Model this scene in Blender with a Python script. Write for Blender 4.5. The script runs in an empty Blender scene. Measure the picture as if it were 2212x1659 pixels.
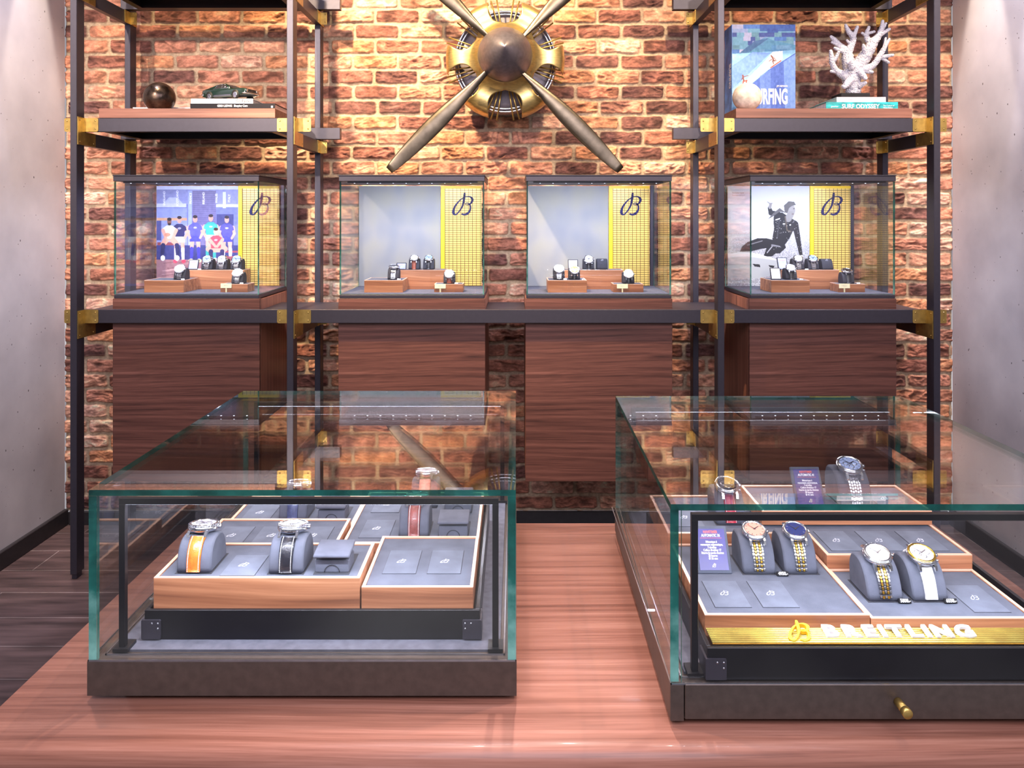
import bpy, bmesh, math, random
import numpy as np
from mathutils import Vector, Matrix
random.seed(7)
rng = np.random.default_rng(11)
C = bpy.context.scene.collection
PI = math.pi
# photograph geometry (2212 x 1659): focal length in pixels, vanishing point, eye height
F, CX, CY, EYE = 1712.0, 1112.0, 470.0, 1.51
def wx(px, Y): return (px - CX) * Y / F
def wz(py, Y): return EYE - (py - CY) * Y / F

# ---------------------------------------------------------------- mesh helpers
class MB:
    def __init__(s): s.v = []; s.f = []; s.m = []; s.s = []
    def add(s, vs, fs, mi=0, sm=False, M=None):
        o = len(s.v)
        if M is not None: vs = [M @ Vector(p) for p in vs]
        s.v += [tuple(p) for p in vs]
        for f in fs:
            s.f.append([i + o for i in f]); s.m.append(mi); s.s.append(sm)
        return s
    def box(s, x0, x1, y0, y1, z0, z1, mi=0, bev=0.0, seg=1, M=None):
        if bev <= 0:
            vs = [(x, y, z) for z in (z0, z1) for y in (y0, y1) for x in (x0, x1)]
            fs = [(0,2,3,1),(4,5,7,6),(0,1,5,4),(2,6,7,3),(0,4,6,2),(1,3,7,5)]
            return s.add(vs, fs, mi, False, M)
        bm = bmesh.new(); bmesh.ops.create_cube(bm, size=1.0)
        for v in bm.verts:
            v.co = Vector(((x0+x1)/2 + v.co.x*(x1-x0), (y0+y1)/2 + v.co.y*(y1-y0), (z0+z1)/2 + v.co.z*(z1-z0)))
        bmesh.ops.bevel(bm, geom=bm.edges[:], offset=bev, segments=seg, affect='EDGES', profile=0.5)
        return s.bm(bm, mi, seg > 1, M)
    def bm(s, bm, mi=0, sm=False, M=None):
        bm.verts.index_update()
        vs = [v.co.copy() for v in bm.verts]; fs = [[v.index for v in f.verts] for f in bm.faces]
        bm.free(); return s.add(vs, fs, mi, sm, M)
    def tube(s, pts, rad, n=12, mi=0, caps=True, sm=True, M=None, jitter=0.0):
        pts = [Vector(p) for p in pts]
        if not hasattr(rad, '__len__'): rad = [rad]*len(pts)
        vs = []; fs = []
        up = None
        for i, p in enumerate(pts):
            t = (pts[min(i+1, len(pts)-1)] - pts[max(i-1, 0)]).normalized()
            if up is None:
                a = Vector((0,0,1)) if abs(t.z) < .9 else Vector((1,0,0))
                up = (a - t*a.dot(t)).normalized()
            else:
                up = (up - t*up.dot(t)).normalized()
            w = t.cross(up)
            for k in range(n):
                a = 2*PI*k/n; r = rad[i]*(1 + (random.uniform(-jitter, jitter) if jitter else 0))
                vs.append(p + (up*math.cos(a) + w*math.sin(a))*r)
        for i in range(len(pts)-1):
            for k in range(n):
                fs.append((i*n+k, i*n+(k+1)%n, (i+1)*n+(k+1)%n, (i+1)*n+k))
        if caps:
            fs.append(tuple(range(n))[::-1]); fs.append(tuple((len(pts)-1)*n+k for k in range(n)))
        return s.add(vs, fs, mi, sm, M)
    def lathe(s, prof, n=32, mi=0, sm=True, M=None, close=False):
        # profile of (radius, height) turned about local z
        vs = []; fs = []
        for (r, h) in prof:
            for k in range(n):
                a = 2*PI*k/n; vs.append((r*math.cos(a), r*math.sin(a), h))
        m = len(prof)
        for i in range(m-1):
            for k in range(n):
                fs.append((i*n+k, i*n+(k+1)%n, (i+1)*n+(k+1)%n, (i+1)*n+k))
        if prof[0][0] > 1e-6 and close: fs.append(tuple(range(n))[::-1])
        if prof[-1][0] > 1e-6 and close: fs.append(tuple((m-1)*n+k for k in range(n)))
        return s.add(vs, fs, mi, sm, M)
    def prism(s, poly, d, mi=0, M=None, sm=False):
        # polygon in local xy extruded from z=0 to z=d
        n = len(poly)
        vs = [(x, y, 0) for x, y in poly] + [(x, y, d) for x, y in poly]
        fs = [tuple(range(n))[::-1], tuple(range(n, 2*n))] + [(i, (i+1) % n, n+(i+1) % n, n+i) for i in range(n)]
        return s.add(vs, fs, mi, sm, M)
    def sphere(s, c, r, n=48, m=24, mi=0, cut=-1.0):
        prof = []
        for i in range(m+1):
            a = -PI/2 + PI*i/m
            h = math.sin(a)
            if h < cut: continue
            prof.append((max(r*math.cos(a), 1e-5), r*h))
        return s.lathe(prof, n, mi, True, Matrix.Translation(c), close=True)

def roundrect(x0, x1, y0, y1, r, n=5):
    out = []
    for cx, cy, a0 in ((x1-r, y1-r, 0), (x0+r, y1-r, 90), (x0+r, y0+r, 180), (x1-r, y0+r, 270)):
        for i in range(n+1):
            a = math.radians(a0 + 90*i/n); out.append((cx + r*math.cos(a), cy + r*math.sin(a)))
    return out
# local x->X, y->Z, z-> -Y : a sheet that faces the front of the shop
def M_front(x, y, z): return Matrix(((1,0,0,x),(0,0,-1,y),(0,1,0,z),(0,0,0,1)))
# local x->Y , y->Z , z->+X
def M_side(x, y, z): return Matrix(((0,0,1,x),(1,0,0,y),(0,1,0,z),(0,0,0,1)))

WL = {}
def mk(name, mb, mats, parent=None, label=None):
    off = WL[parent.name] if parent is not None else Vector((0,0,0))
    me = bpy.data.meshes.new(name)
    me.from_pydata([(x-off.x, y-off.y, z-off.z) for x, y, z in mb.v], [], mb.f)
    if not isinstance(mats, (list, tuple)): mats = [mats]
    for m in mats: me.materials.append(m)
    me.polygons.foreach_set('material_index', mb.m)
    me.polygons.foreach_set('use_smooth', mb.s)
    me.update()
    o = bpy.data.objects.new(name, me); C.objects.link(o)
    WL[o.name] = off.copy()
    if parent is not None: o.parent = parent
    if label: o['label'] = label
    return o
def tag(o, label, cat, group=None, kind=None):
    o['label'] = label; o['category'] = cat
    if group: o['group'] = group
    if kind: o['kind'] = kind
    return o
def thing(name, label, cat, loc=(0,0,0), group=None):
    o = bpy.data.objects.new(name, None); C.objects.link(o)
    o.empty_display_size = .02
    o.location = loc; WL[o.name] = Vector(loc)
    return tag(o, label, cat, group)
def solo(name, mb, mats, label, cat, group=None, base=None):
    # a thing that is one mesh; its origin sits at its base
    xs = np.array(mb.v); lo = xs.min(0); hi = xs.max(0)
    b = Vector(base) if base else Vector(((lo[0]+hi[0])/2, (lo[1]+hi[1])/2, lo[2]))
    mb.v = [(x-b.x, y-b.y, z-b.z) for x, y, z in mb.v]
    o = mk(name, mb, mats); o.location = b; WL[o.name] = b
    return tag(o, label, cat, group)
def struct(name, mb, mats):
    o = mk(name, mb, mats); o['kind'] = 'structure'; return o
def dup(root, loc, rotz=None, label=None, parent=None):
    r = root.copy(); C.objects.link(r)
    if parent is not None: r.parent = parent
    else:
        r.location = loc
        if rotz is not None: r.rotation_euler = (0, 0, rotz)
        if label: r['label'] = label
    for ch in list(root.children): dup(ch, None, parent=r)
    return r

# ---------------------------------------------------------------- materials
def lin(c):
    return tuple(((v/255)/12.92 if v/255 <= .04045 else ((v/255+.055)/1.055)**2.4) for v in c[:3])
def rgba(c): return (*lin(c), 1)
class NT:
    def __init__(s, name):
        s.m = bpy.data.materials.new(name); s.m.use_nodes = True
        s.t = s.m.node_tree; s.t.nodes.clear()
        s.out = s.t.nodes.new('ShaderNodeOutputMaterial')
    def n(s, typ, **kw):
        nd = s.t.nodes.new('ShaderNode' + typ)
        for k, v in kw.items(): setattr(nd, k, v)
        return nd
    def l(s, a, b): s.t.links.new(a, b)
    def val(s, nd, **kw):
        for k, v in kw.items(): nd.inputs[k.replace('_', ' ')].default_value = v
        return nd
    def ramp(s, stops):
        r = s.n('ValToRGB'); e = r.color_ramp.elements
        while len(e) < len(stops): e.new(0.5)
        for i, (p, c) in enumerate(stops): e[i].position = p; e[i].color = rgba(c)
        return r
    def math(s, op, a, b=None, clamp=False):
        m = s.n('Math', operation=op, use_clamp=clamp)
        for i, x in enumerate((a, b)):
            if x is None: continue
            if isinstance(x, (int, float)): m.inputs[i].default_value = x
            else: s.l(x, m.inputs[i])
        return m.outputs[0]
    def coords(s, scale=(1,1,1)):
        tc = s.n('TexCoord'); mp = s.n('Mapping'); mp.inputs['Scale'].default_value = scale
        s.l(tc.outputs['Object'], mp.inputs['Vector']); return mp.outputs[0]
def pbsdf(nt, rough=.5, metal=0.0, spec=.5, coat=0.0):
    b = nt.n('BsdfPrincipled')
    b.inputs['Roughness'].default_value = rough; b.inputs['Metallic'].default_value = metal
    b.inputs['Specular IOR Level'].default_value = spec; b.inputs['Coat Weight'].default_value = coat
    b.inputs['Coat Roughness'].default_value = .08
    nt.l(b.outputs[0], nt.out.inputs[0]); return b
def plain(name, col, rough=.5, metal=0.0, spec=.5, var=.06, vscale=40, bump=0.0, bscale=300, stretch=(1,1,1), coat=0.0):
    nt = NT(name); b = pbsdf(nt, rough, metal, spec, coat)
    co = nt.coords(stretch)
    no = nt.n('TexNoise'); no.inputs['Scale'].default_value = vscale; no.inputs['Detail'].default_value = 4
    nt.l(co, no.inputs['Vector'])
    lo = tuple(max(0, c*(1-var*2)) for c in col); hi = tuple(min(255, c*(1+var*2)) for c in col)
    r = nt.ramp([(.25, lo), (.75, hi)]); nt.l(no.outputs[0], r.inputs[0]); nt.l(r.outputs[0], b.inputs['Base Color'])
    if bump:
        n2 = nt.n('TexNoise'); n2.inputs['Scale'].default_value = bscale; n2.inputs['Detail'].default_value = 3
        nt.l(co, n2.inputs['Vector'])
        bp = nt.n('Bump'); bp.inputs['Strength'].default_value = bump; bp.inputs['Distance'].default_value = .002
        nt.l(n2.outputs[0], bp.inputs['Height']); nt.l(bp.outputs[0], b.inputs['Normal'])
    return nt.m
def wood(name, stops, along=0, rough=.38, across=34, distort=.1, coat=0.0, seed=0.0):
    nt = NT(name); b = pbsdf(nt, rough, 0, .4, coat)
    sc = [1.0, 1.0, 1.0]; sc[along] = .02
    tc = nt.n('TexCoord'); off = nt.n('Mapping'); off.inputs['Location'].default_value = (seed, seed*.7, seed*1.3)
    nt.l(tc.outputs['Object'], off.inputs['Vector'])
    sw = nt.n('Mapping'); s2 = [2.4, 2.4, 2.4]; s2[along] = 1.1; sw.inputs['Scale'].default_value = s2
    nt.l(off.outputs[0], sw.inputs['Vector'])
    nz = nt.n('TexNoise'); nz.inputs['Scale'].default_value = 1.0; nz.inputs['Detail'].default_value = 1.5
    nt.l(sw.outputs[0], nz.inputs['Vector'])
    dv = nt.n('VectorMath', operation='SCALE'); nt.l(nz.outputs['Color'], dv.inputs[0]); dv.inputs['Scale'].default_value = distort
    ad = nt.n('VectorMath', operation='ADD'); nt.l(off.outputs[0], ad.inputs[0]); nt.l(dv.outputs[0], ad.inputs[1])
    mp = nt.n('Mapping'); mp.inputs['Scale'].default_value = sc; nt.l(ad.outputs[0], mp.inputs['Vector'])
    n1 = nt.n('TexNoise'); n1.inputs['Scale'].default_value = across; n1.inputs['Detail'].default_value = 7; n1.inputs['Roughness'].default_value = .66
    nt.l(mp.outputs[0], n1.inputs['Vector'])
    n2 = nt.n('TexNoise'); n2.inputs['Scale'].default_value = across*7; n2.inputs['Detail'].default_value = 2
    nt.l(mp.outputs[0], n2.inputs['Vector'])
    s = nt.math('ADD', nt.math('MULTIPLY', n1.outputs[0], .82), nt.math('MULTIPLY', n2.outputs[0], .18))
    r = nt.ramp(stops); nt.l(s, r.inputs[0]); nt.l(r.outputs[0], b.inputs['Base Color'])
    bp = nt.n('Bump'); bp.inputs['Strength'].default_value = .12; bp.inputs['Distance'].default_value = .001
    nt.l(s, bp.inputs['Height']); nt.l(bp.outputs[0], b.inputs['Normal'])
    return nt.m
def emis(name, col, strength):
    nt = NT(name); e = nt.n('Emission'); e.inputs[0].default_value = rgba(col); e.inputs[1].default_value = strength
    nt.l(e.outputs[0], nt.out.inputs[0]); return nt.m
def vcol(name, rough=.5, spec=.4, emit=0.0):
    nt = NT(name); b = pbsdf(nt, rough, 0, spec)
    a = nt.n('Attribute'); a.attribute_name = 'Col'
    nt.l(a.outputs['Color'], b.inputs['Base Color'])
    return nt.m
def glass(name, tint=(.985, .995, .99)):
    # thin clear pane: transparent, with Fresnel (Schlick) mirror reflection on each surface
    nt = NT(name)
    g = nt.n('NewGeometry')
    d = nt.n('VectorMath', operation='DOT_PRODUCT'); nt.l(g.outputs['Normal'], d.inputs[0]); nt.l(g.outputs['Incoming'], d.inputs[1])
    c = nt.math('ABSOLUTE', d.outputs['Value'])
    p = nt.math('POWER', nt.math('SUBTRACT', 1.0, c, True), 4.0)
    f = nt.math('ADD', nt.math('MULTIPLY', p, .96), .04, True)
    tr = nt.n('BsdfTransparent'); tr.inputs[0].default_value = (*tint, 1)
    gl = nt.n('BsdfGlossy'); gl.inputs['Roughness'].default_value = 0.0
    mx = nt.n('MixShader'); nt.l(f, mx.inputs[0]); nt.l(tr.outputs[0], mx.inputs[1]); nt.l(gl.outputs[0], mx.inputs[2])
    nt.l(mx.outputs[0], nt.out.inputs[0]); return nt.m
def glass_edge(name):
    nt = NT(name)
    co = nt.coords((1, 1, 1))
    no = nt.n('TexNoise'); no.inputs['Scale'].default_value = 22; no.inputs['Detail'].default_value = 5; nt.l(co, no.inputs['Vector'])
    sp = nt.n('SeparateXYZ'); nt.l(co, sp.inputs[0])
    zz = nt.math('SUBTRACT', 1.0, nt.math('DIVIDE', sp.outputs[2], .27), True)
    s = nt.math('ADD', nt.math('MULTIPLY', no.outputs[0], .62), nt.math('MULTIPLY', zz, .38))
    r = nt.ramp([(.22, (12, 52, 48)), (.45, (36, 108, 98)), (.72, (150, 214, 200))]); nt.l(s, r.inputs[0])
    b = nt.n('BsdfPrincipled'); nt.l(r.outputs[0], b.inputs['Base Color']); b.inputs['Roughness'].default_value = .12
    tr = nt.n('BsdfTransparent'); tr.inputs[0].default_value = rgba((70, 150, 135))
    mx = nt.n('MixShader'); mx.inputs[0].default_value = .62; nt.l(tr.outputs[0], mx.inputs[1]); nt.l(b.outputs[0], mx.inputs[2])
    nt.l(mx.outputs[0], nt.out.inputs[0]); return nt.m

MT = {}
MT['steel'] = plain('dark_steel', (66, 63, 72), .42, .55, .5, .015, 60, .05, 700)
MT['brass'] = plain('satin_brass', (186, 156, 88), .36, .85, .5, .05, 50, .04, 500)
MT['rivet'] = plain('bright_brass', (226, 196, 120), .2, 1.0)
MT['pedestal'] = wood('pedestal_walnut', [(.30, (50, 29, 24)), (.46, (92, 57, 48)), (.58, (114, 73, 62)), (.74, (146, 99, 86))], 0, .42, 62, .045)
MT['pedestal_side'] = wood('pedestal_walnut_upright', [(.30, (96, 56, 44)), (.5, (142, 90, 72)), (.72, (172, 116, 96))], 2, .42, 40, .04)
MT['shelfwood'] = wood('shelf_walnut', [(.3, (92, 58, 46)), (.5, (134, 88, 72)), (.72, (170, 120, 100))], 0, .45, 48, .04)
MT['tablewood'] = wood('table_walnut', [(.28, (88, 54, 43)), (.45, (136, 90, 74)), (.58, (158, 110, 93)), (.76, (192, 146, 128))], 0, .4, 64, .035, .1)
MT['traywood'] = wood('tray_walnut', [(.3, (96, 56, 38)), (.44, (150, 96, 66)), (.56, (184, 126, 90)), (.7, (214, 162, 122))], 0, .4, 30, .12)
MT['traylip'] = wood('tray_edge_walnut', [(.3, (196, 150, 124)), (.7, (232, 192, 166))], 0, .4, 22, .14)  # walnut for the lips, paler than the tray sides
MT['suede'] = plain('grey_suede', (84, 89, 102), .95, 0, .15, .05, 30, .25, 900)
MT['suede_card'] = plain('grey_suede_card', (94, 100, 114), .95, 0, .15, .05, 30, .2, 900)
MT['cushion'] = plain('cushion_suede', (82, 85, 97), .92, 0, .2, .05, 40, .2, 1200)
MT['cushion_dark'] = plain('cushion_leather', (46, 46, 54), .7, 0, .3, .05, 60, .2, 1200)
MT['groove'] = plain('groove_dark', (38, 40, 48), .9)
MT['emboss'] = plain('embossed_mark', (176, 180, 192), .5)
MT['felt'] = plain('grey_felt', (92, 92, 102), .95, 0, .1, .06, 80, .3, 1500)
MT['black'] = plain('black_metal', (24, 23, 26), .35, .3, .5, .05, 50)
MT['matblack'] = plain('matt_black', (20, 19, 22), .7, 0, .3)
MT['bronze'] = plain('bronze_case_metal', (80, 70, 64), .42, .45, .5, .04, 90, .04, 900)
MT['glass'] = glass('clear_glass')
MT['edge'] = glass_edge('green_glass_edge')
MT['chrome'] = plain('polished_steel', (214, 216, 222), .14, 1.0, .5, .03)
MT['satin'] = plain('brushed_steel', (168, 170, 178), .28, 1.0, .5, .04)
MT['gold'] = plain('yellow_gold', (236, 190, 84), .18, 1.0)
MT['prop'] = plain('brushed_bronze', (104, 95, 82), .34, .95, .5, .06, 30, .04, 300, (1,1,1))
MT['spinner'] = plain('gunmetal', (128, 120, 124), .38, .8, .5, .04, 60)
MT['cowl'] = plain('brushed_brass', (200, 174, 112), .36, .9, .5, .05, 40, .05, 350, (1,1,4))
MT['yellow'] = plain('yellow_paint', (248, 204, 40), .4, 0, .4, .02)
MT['white'] = plain('white_paint', (236, 236, 240), .5, 0, .4, .02)
MT['navy'] = plain('navy_print', (38, 36, 80), .7, 0, .2)
MT['navycard'] = plain('navy_card', (44, 38, 110), .4)
MT['red'] = plain('red_print', (214, 92, 84), .5)
MT['cream'] = plain('cream_card', (226, 218, 180), .5, 0, .3, .02)
MT['ledwhite'] = emis('cool_white_diode', (225, 232, 255), 14.0)
MT['greymask'] = None
# ================================================================ ROOM
XL, XR, YW = -2.215, 2.155, 3.913
ZT = 3.3
# ---- value noise for the brick relief
def vnoise(x, y, seed):
    L = np.random.default_rng(seed).random((256, 256))
    xi = np.floor(x).astype(int); yi = np.floor(y).astype(int)
    fx = x - xi; fy = y - yi
    fx = fx*fx*(3-2*fx); fy = fy*fy*(3-2*fy)
    a = L[xi % 256, yi % 256]; b = L[(xi+1) % 256, yi % 256]; c = L[xi % 256, (yi+1) % 256]; d = L[(xi+1) % 256, (yi+1) % 256]
    return (a*(1-fx)+b*fx)*(1-fy) + (c*(1-fx)+d*fx)*fy
def fbm(x, y, seed, oct=3):
    s = 0; a = .5
    for i in range(oct): s = s + a*vnoise(x*2**i, y*2**i, seed+i); a *= .5
    return s
def brick_wall():
    st = .0036
    xs = np.arange(XL-.005, XR+.008, st); zs = np.arange(.06, ZT, st)
    X, Z = np.meshgrid(xs, zs, indexing='ij')
    P, HB = .2195, .0751
    Xw = X + (fbm(X*22, Z*22, 5, 3)-.44)*.013; Zw = Z + (fbm(X*16, Z*24, 9, 3)-.44)*.013
    v = (2.3932 - Zw)/HB; row = np.floor(v).astype(int); fv = v - row
    rowoff = np.random.default_rng(3).uniform(-.012, .012, 400)
    u = (Xw + .690 + rowoff[(row+100) % 400] + np.where(row % 2 == 0, 0, P/2))/P
    col = np.floor(u).astype(int); fu = u - col
    bid = (row*131 + col*17 + 9000) % 4096
    R = np.random.default_rng(21)
    rr = R.random((4096, 6))
    q = rr[bid]
    dx = (0.5 - np.abs(fu-.5))*P - .0062 - q[..., 0]*.002
    dz = (0.5 - np.abs(fv-.5))*HB - .0062 - q[..., 1]*.002
    k = .012
    d = np.where((dx < k) & (dz < k), k - np.sqrt(np.maximum(k-dx, 0)**2 + np.maximum(k-dz, 0)**2), np.minimum(dx, dz))
    t = np.clip((d+.0025)/.007, 0, 1); mask = t*t*(3-2*t)
    rough = .6 + 1.15*q[..., 2]**1.4
    ph = q[..., 3]*60
    wpx = (fbm(X*20+ph, Z*26, 41, 2)-.38)*1.3; slant = (q[..., 5]-.5)*16
    rid = 1 - np.abs(2*fbm(X*15+ph+wpx, Z*46+X*slant+ph*.7+wpx*1.6, 31, 3)/.875-1)
    rid2 = 1 - np.abs(2*fbm(X*42+ph+wpx, Z*120+X*slant*2, 57, 2)/.75-1)
    lump = fbm(X*11+ph, Z*16, 71, 2)
    h = mask*(.0085 + (rid-.66)*.0130*rough + (rid2-.6)*.0045*rough + (lump-.38)*.012*rough) + (1-mask)*(fbm(X*90, Z*90, 80, 2)-.4)*.0025
    Y = YW + .010 - h
    pal = np.array([(178,122,97),(154,102,83),(193,140,114),(126,83,71),(168,116,96),(208,159,136),(106,72,65),(188,130,96)], float)
    pc = pal[(q[..., 4]*7.999).astype(int)]
    mott = (fbm(X*30+ph, Z*50, 91, 3)-.44)
    pc = pc*(1 + mott[..., None]*.75)
    pc = pc + np.clip(fbm(X*9+ph, Z*16, 95, 2)-.52, 0, 1)[..., None]*np.array([150., 130, 120])
    pc = pc*(.80+.42*np.clip((rid-.35)/.5, 0, 1.1)[..., None])  # ridges lightened and creases darkened in the brick colour as painted highlights
    mort = np.array([194., 170, 142])*(1 + (fbm(X*50, Z*50, 99, 3)-.44)[..., None]*.4)
    c = np.clip(pc*mask[..., None] + mort*(1-mask[..., None]), 4, 245)/255
    c = np.where(c <= .04045, c/12.92, ((c+.055)/1.055)**2.4)
    nx, nz = X.shape
    co = np.stack([X, Y, Z], -1).reshape(-1, 3)
    idx = np.arange(nx*nz).reshape(nx, nz)
    q4 = np.stack([idx[:-1, :-1], idx[1:, :-1], idx[1:, 1:], idx[:-1, 1:]], -1).reshape(-1)
    me = bpy.data.meshes.new('wall_back')
    me.vertices.add(nx*nz); me.vertices.foreach_set('co', co.astype(np.float32).ravel())
    nf = (nx-1)*(nz-1)
    me.loops.add(nf*4); me.loops.foreach_set('vertex_index', q4.astype(np.int32))
    me.polygons.add(nf); me.polygons.foreach_set('loop_start', np.arange(0, nf*4, 4, dtype=np.int32))
    me.polygons.foreach_set('loop_total', np.full(nf, 4, dtype=np.int32))
    me.polygons.foreach_set('use_smooth', np.ones(nf, bool))
    me.update(calc_edges=True)
    at = me.color_attributes.new('Col', 'FLOAT_COLOR', 'POINT')
    at.data.foreach_set('color', np.concatenate([c.reshape(-1, 3), mask.reshape(-1, 1)], 1).astype(np.float32).ravel())
    o = bpy.data.objects.new('wall_back', me); C.objects.link(o); o['kind'] = 'structure'
    nt = NT('brick_masonry'); b = pbsdf(nt, .88, 0, .25)
    a = nt.n('Attribute'); a.attribute_name = 'Col'
    n1 = nt.n('TexNoise'); n1.inputs['Scale'].default_value = 130; n1.inputs['Detail'].default_value = 4; nt.l(nt.coords((.7, 1, 1)), n1.inputs['Vector'])
    r = nt.ramp([(.2, (190, 190, 190)), (.8, (255, 255, 255))]); nt.l(n1.outputs[0], r.inputs[0])
    mx = nt.n('Mix', data_type='RGBA', blend_type='MULTIPLY'); mx.inputs[0].default_value = 1
    nt.l(a.outputs['Color'], mx.inputs[6]); nt.l(r.outputs[0], mx.inputs[7]); nt.l(mx.outputs[2], b.inputs['Base Color'])
    n2 = nt.n('TexNoise'); n2.inputs['Scale'].default_value = 75; n2.inputs['Detail'].default_value = 5; n2.inputs['Distortion'].default_value = 1.2; nt.l(nt.coords((.6, 1, 1.3)), n2.inputs['Vector'])
    bp = nt.n('Bump'); bp.inputs['Strength'].default_value = .55; bp.inputs['Distance'].default_value = .004
    nt.l(n2.outputs[0], bp.inputs['Height']); nt.l(bp.outputs[0], b.inputs['Normal'])
    me.materials.append(nt.m)
brick_wall()

def concrete():
    nt = NT('pitted_concrete'); b = pbsdf(nt, .8, 0, .3)
    co = nt.coords((1, 1, 1))
    n1 = nt.n('TexNoise'); n1.inputs['Scale'].default_value = 3; n1.inputs['Detail'].default_value = 7; nt.l(co, n1.inputs['Vector'])
    r1 = nt.ramp([(.3, (172, 166, 168)), (.7, (204, 198, 198))]); nt.l(n1.outputs[0], r1.inputs[0])
    v = nt.n('TexVoronoi'); v.inputs['Scale'].default_value = 42; nt.l(nt.coords((1, 1, .7)), v.inputs['Vector'])
    n2 = nt.n('TexNoise'); n2.inputs['Scale'].default_value = 24; nt.l(co, n2.inputs['Vector'])
    th = nt.math('MULTIPLY', nt.math('SUBTRACT', n2.outputs[0], .42, True), .55)
    pit = nt.math('LESS_THAN', v.outputs['Distance'], th)
    mx = nt.n('Mix', data_type='RGBA'); nt.l(pit, mx.inputs[0]); nt.l(r1.outputs[0], mx.inputs[6]); mx.inputs[7].default_value = rgba((96, 90, 90))
    nt.l(mx.outputs[2], b.inputs['Base Color'])
    bp = nt.n('Bump'); bp.inputs['Strength'].default_value = .5; bp.inputs['Distance'].default_value = .004
    nt.l(nt.math('SUBTRACT', nt.math('MULTIPLY', n1.outputs[0], .4), pit), bp.inputs['Height']); nt.l(bp.outputs[0], b.inputs['Normal'])
    return nt.m
CON = concrete()
struct('wall_left', MB().box(XL-.12, XL, 0.6, YW-.012, 0, ZT), CON)
struct('wall_right', MB().box(XR, XR+.12, 0.6, YW-.012, 0, ZT), CON)
def floor_mat():
    nt = NT('dark_plank_floor'); b = pbsdf(nt, .5, 0, .4)
    tc = nt.n('TexCoord'); mp = nt.n('Mapping'); mp.inputs['Location'].default_value = (2.065, .008, 0)
    nt.l(tc.outputs['Object'], mp.inputs['Vector'])
    br = nt.n('TexBrick'); br.offset = .5; br.inputs['Scale'].default_value = 1
    br.inputs['Brick Width'].default_value = 1.2; br.inputs['Row Height'].default_value = .2
    br.inputs['Mortar Size'].default_value = .0016; br.inputs['Mortar Smooth'].default_value = 0
    br.inputs['Color1'].default_value = rgba((92, 72, 70)); br.inputs['Color2'].default_value = rgba((108, 86, 82)); br.inputs['Mortar'].default_value = rgba((168, 152, 146))
    nt.l(mp.outputs[0], br.inputs['Vector'])
    n1 = nt.n('TexNoise'); n1.inputs['Scale'].default_value = 26; n1.inputs['Detail'].default_value = 6; nt.l(nt.coords((.12, 1, 1)), n1.inputs['Vector'])
    r = nt.ramp([(.3, (120, 120, 120)), (.7, (255, 255, 255))]); nt.l(n1.outputs[0], r.inputs[0])
    mx = nt.n('Mix', data_type='RGBA', blend_type='MULTIPLY'); mx.inputs[0].default_value = .9
    nt.l(br.outputs[0], mx.inputs[6]); nt.l(r.outputs[0], mx.inputs[7]); nt.l(mx.outputs[2], b.inputs['Base Color'])
    return nt.m
struct('floor', MB().box(XL-.12, XR+.12, .2, YW+.1, -.08, 0), floor_mat())
MT['base'] = plain('baseboard_dark', (40, 36, 38), .5)
struct('baseboard_back', MB().box(XL+.021, XR-.021, YW-.02, YW-.002, 0, .064, bev=.002), MT['base'])
struct('baseboard_left', MB().box(XL, XL+.02, .6, YW-.013, 0, .078, bev=.003), MT['base'])
struct('baseboard_right', MB().box(XR-.02, XR, .6, YW-.013, 0, .078, bev=.003), MT['base'])

# ================================================================ STEEL RACK
XC = -.0395
PX = [-1.841, -.9375, .8606, 1.762]           # post centres
PW, PD, YF, YR = .0135, .06, 3.305, 3.767
rack = thing('display_rack', 'dark steel open rack with brass brackets spanning the brick wall', 'shelving rack', (XC, 3.55, 0))
for i, x in enumerate(PX):
    for y in (YF, YR):
        m = MB().box(x-PW, x+PW, y, y+PD, .02, 3.1, bev=.0015)
        m.box(x-PW*.75, x+PW*.75, y+.008, y+PD-.012, 0, .02)
        mk('post', m, MT['steel'], rack)
BY0, BY1 = 3.368, 3.392
LV = [1.0614, 1.8748, 2.486]                  # underside of the front beams
TAB = .072
def rivet(parent, p, d, r=.0034, mat='rivet'):
    q = Vector(p); a = Vector(d)
    mk('rivet', MB().tube([q, q+a*r*.35, q+a*r*.65], [r, r*.88, r*.35], 10, 0), MT[mat], parent)
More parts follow.
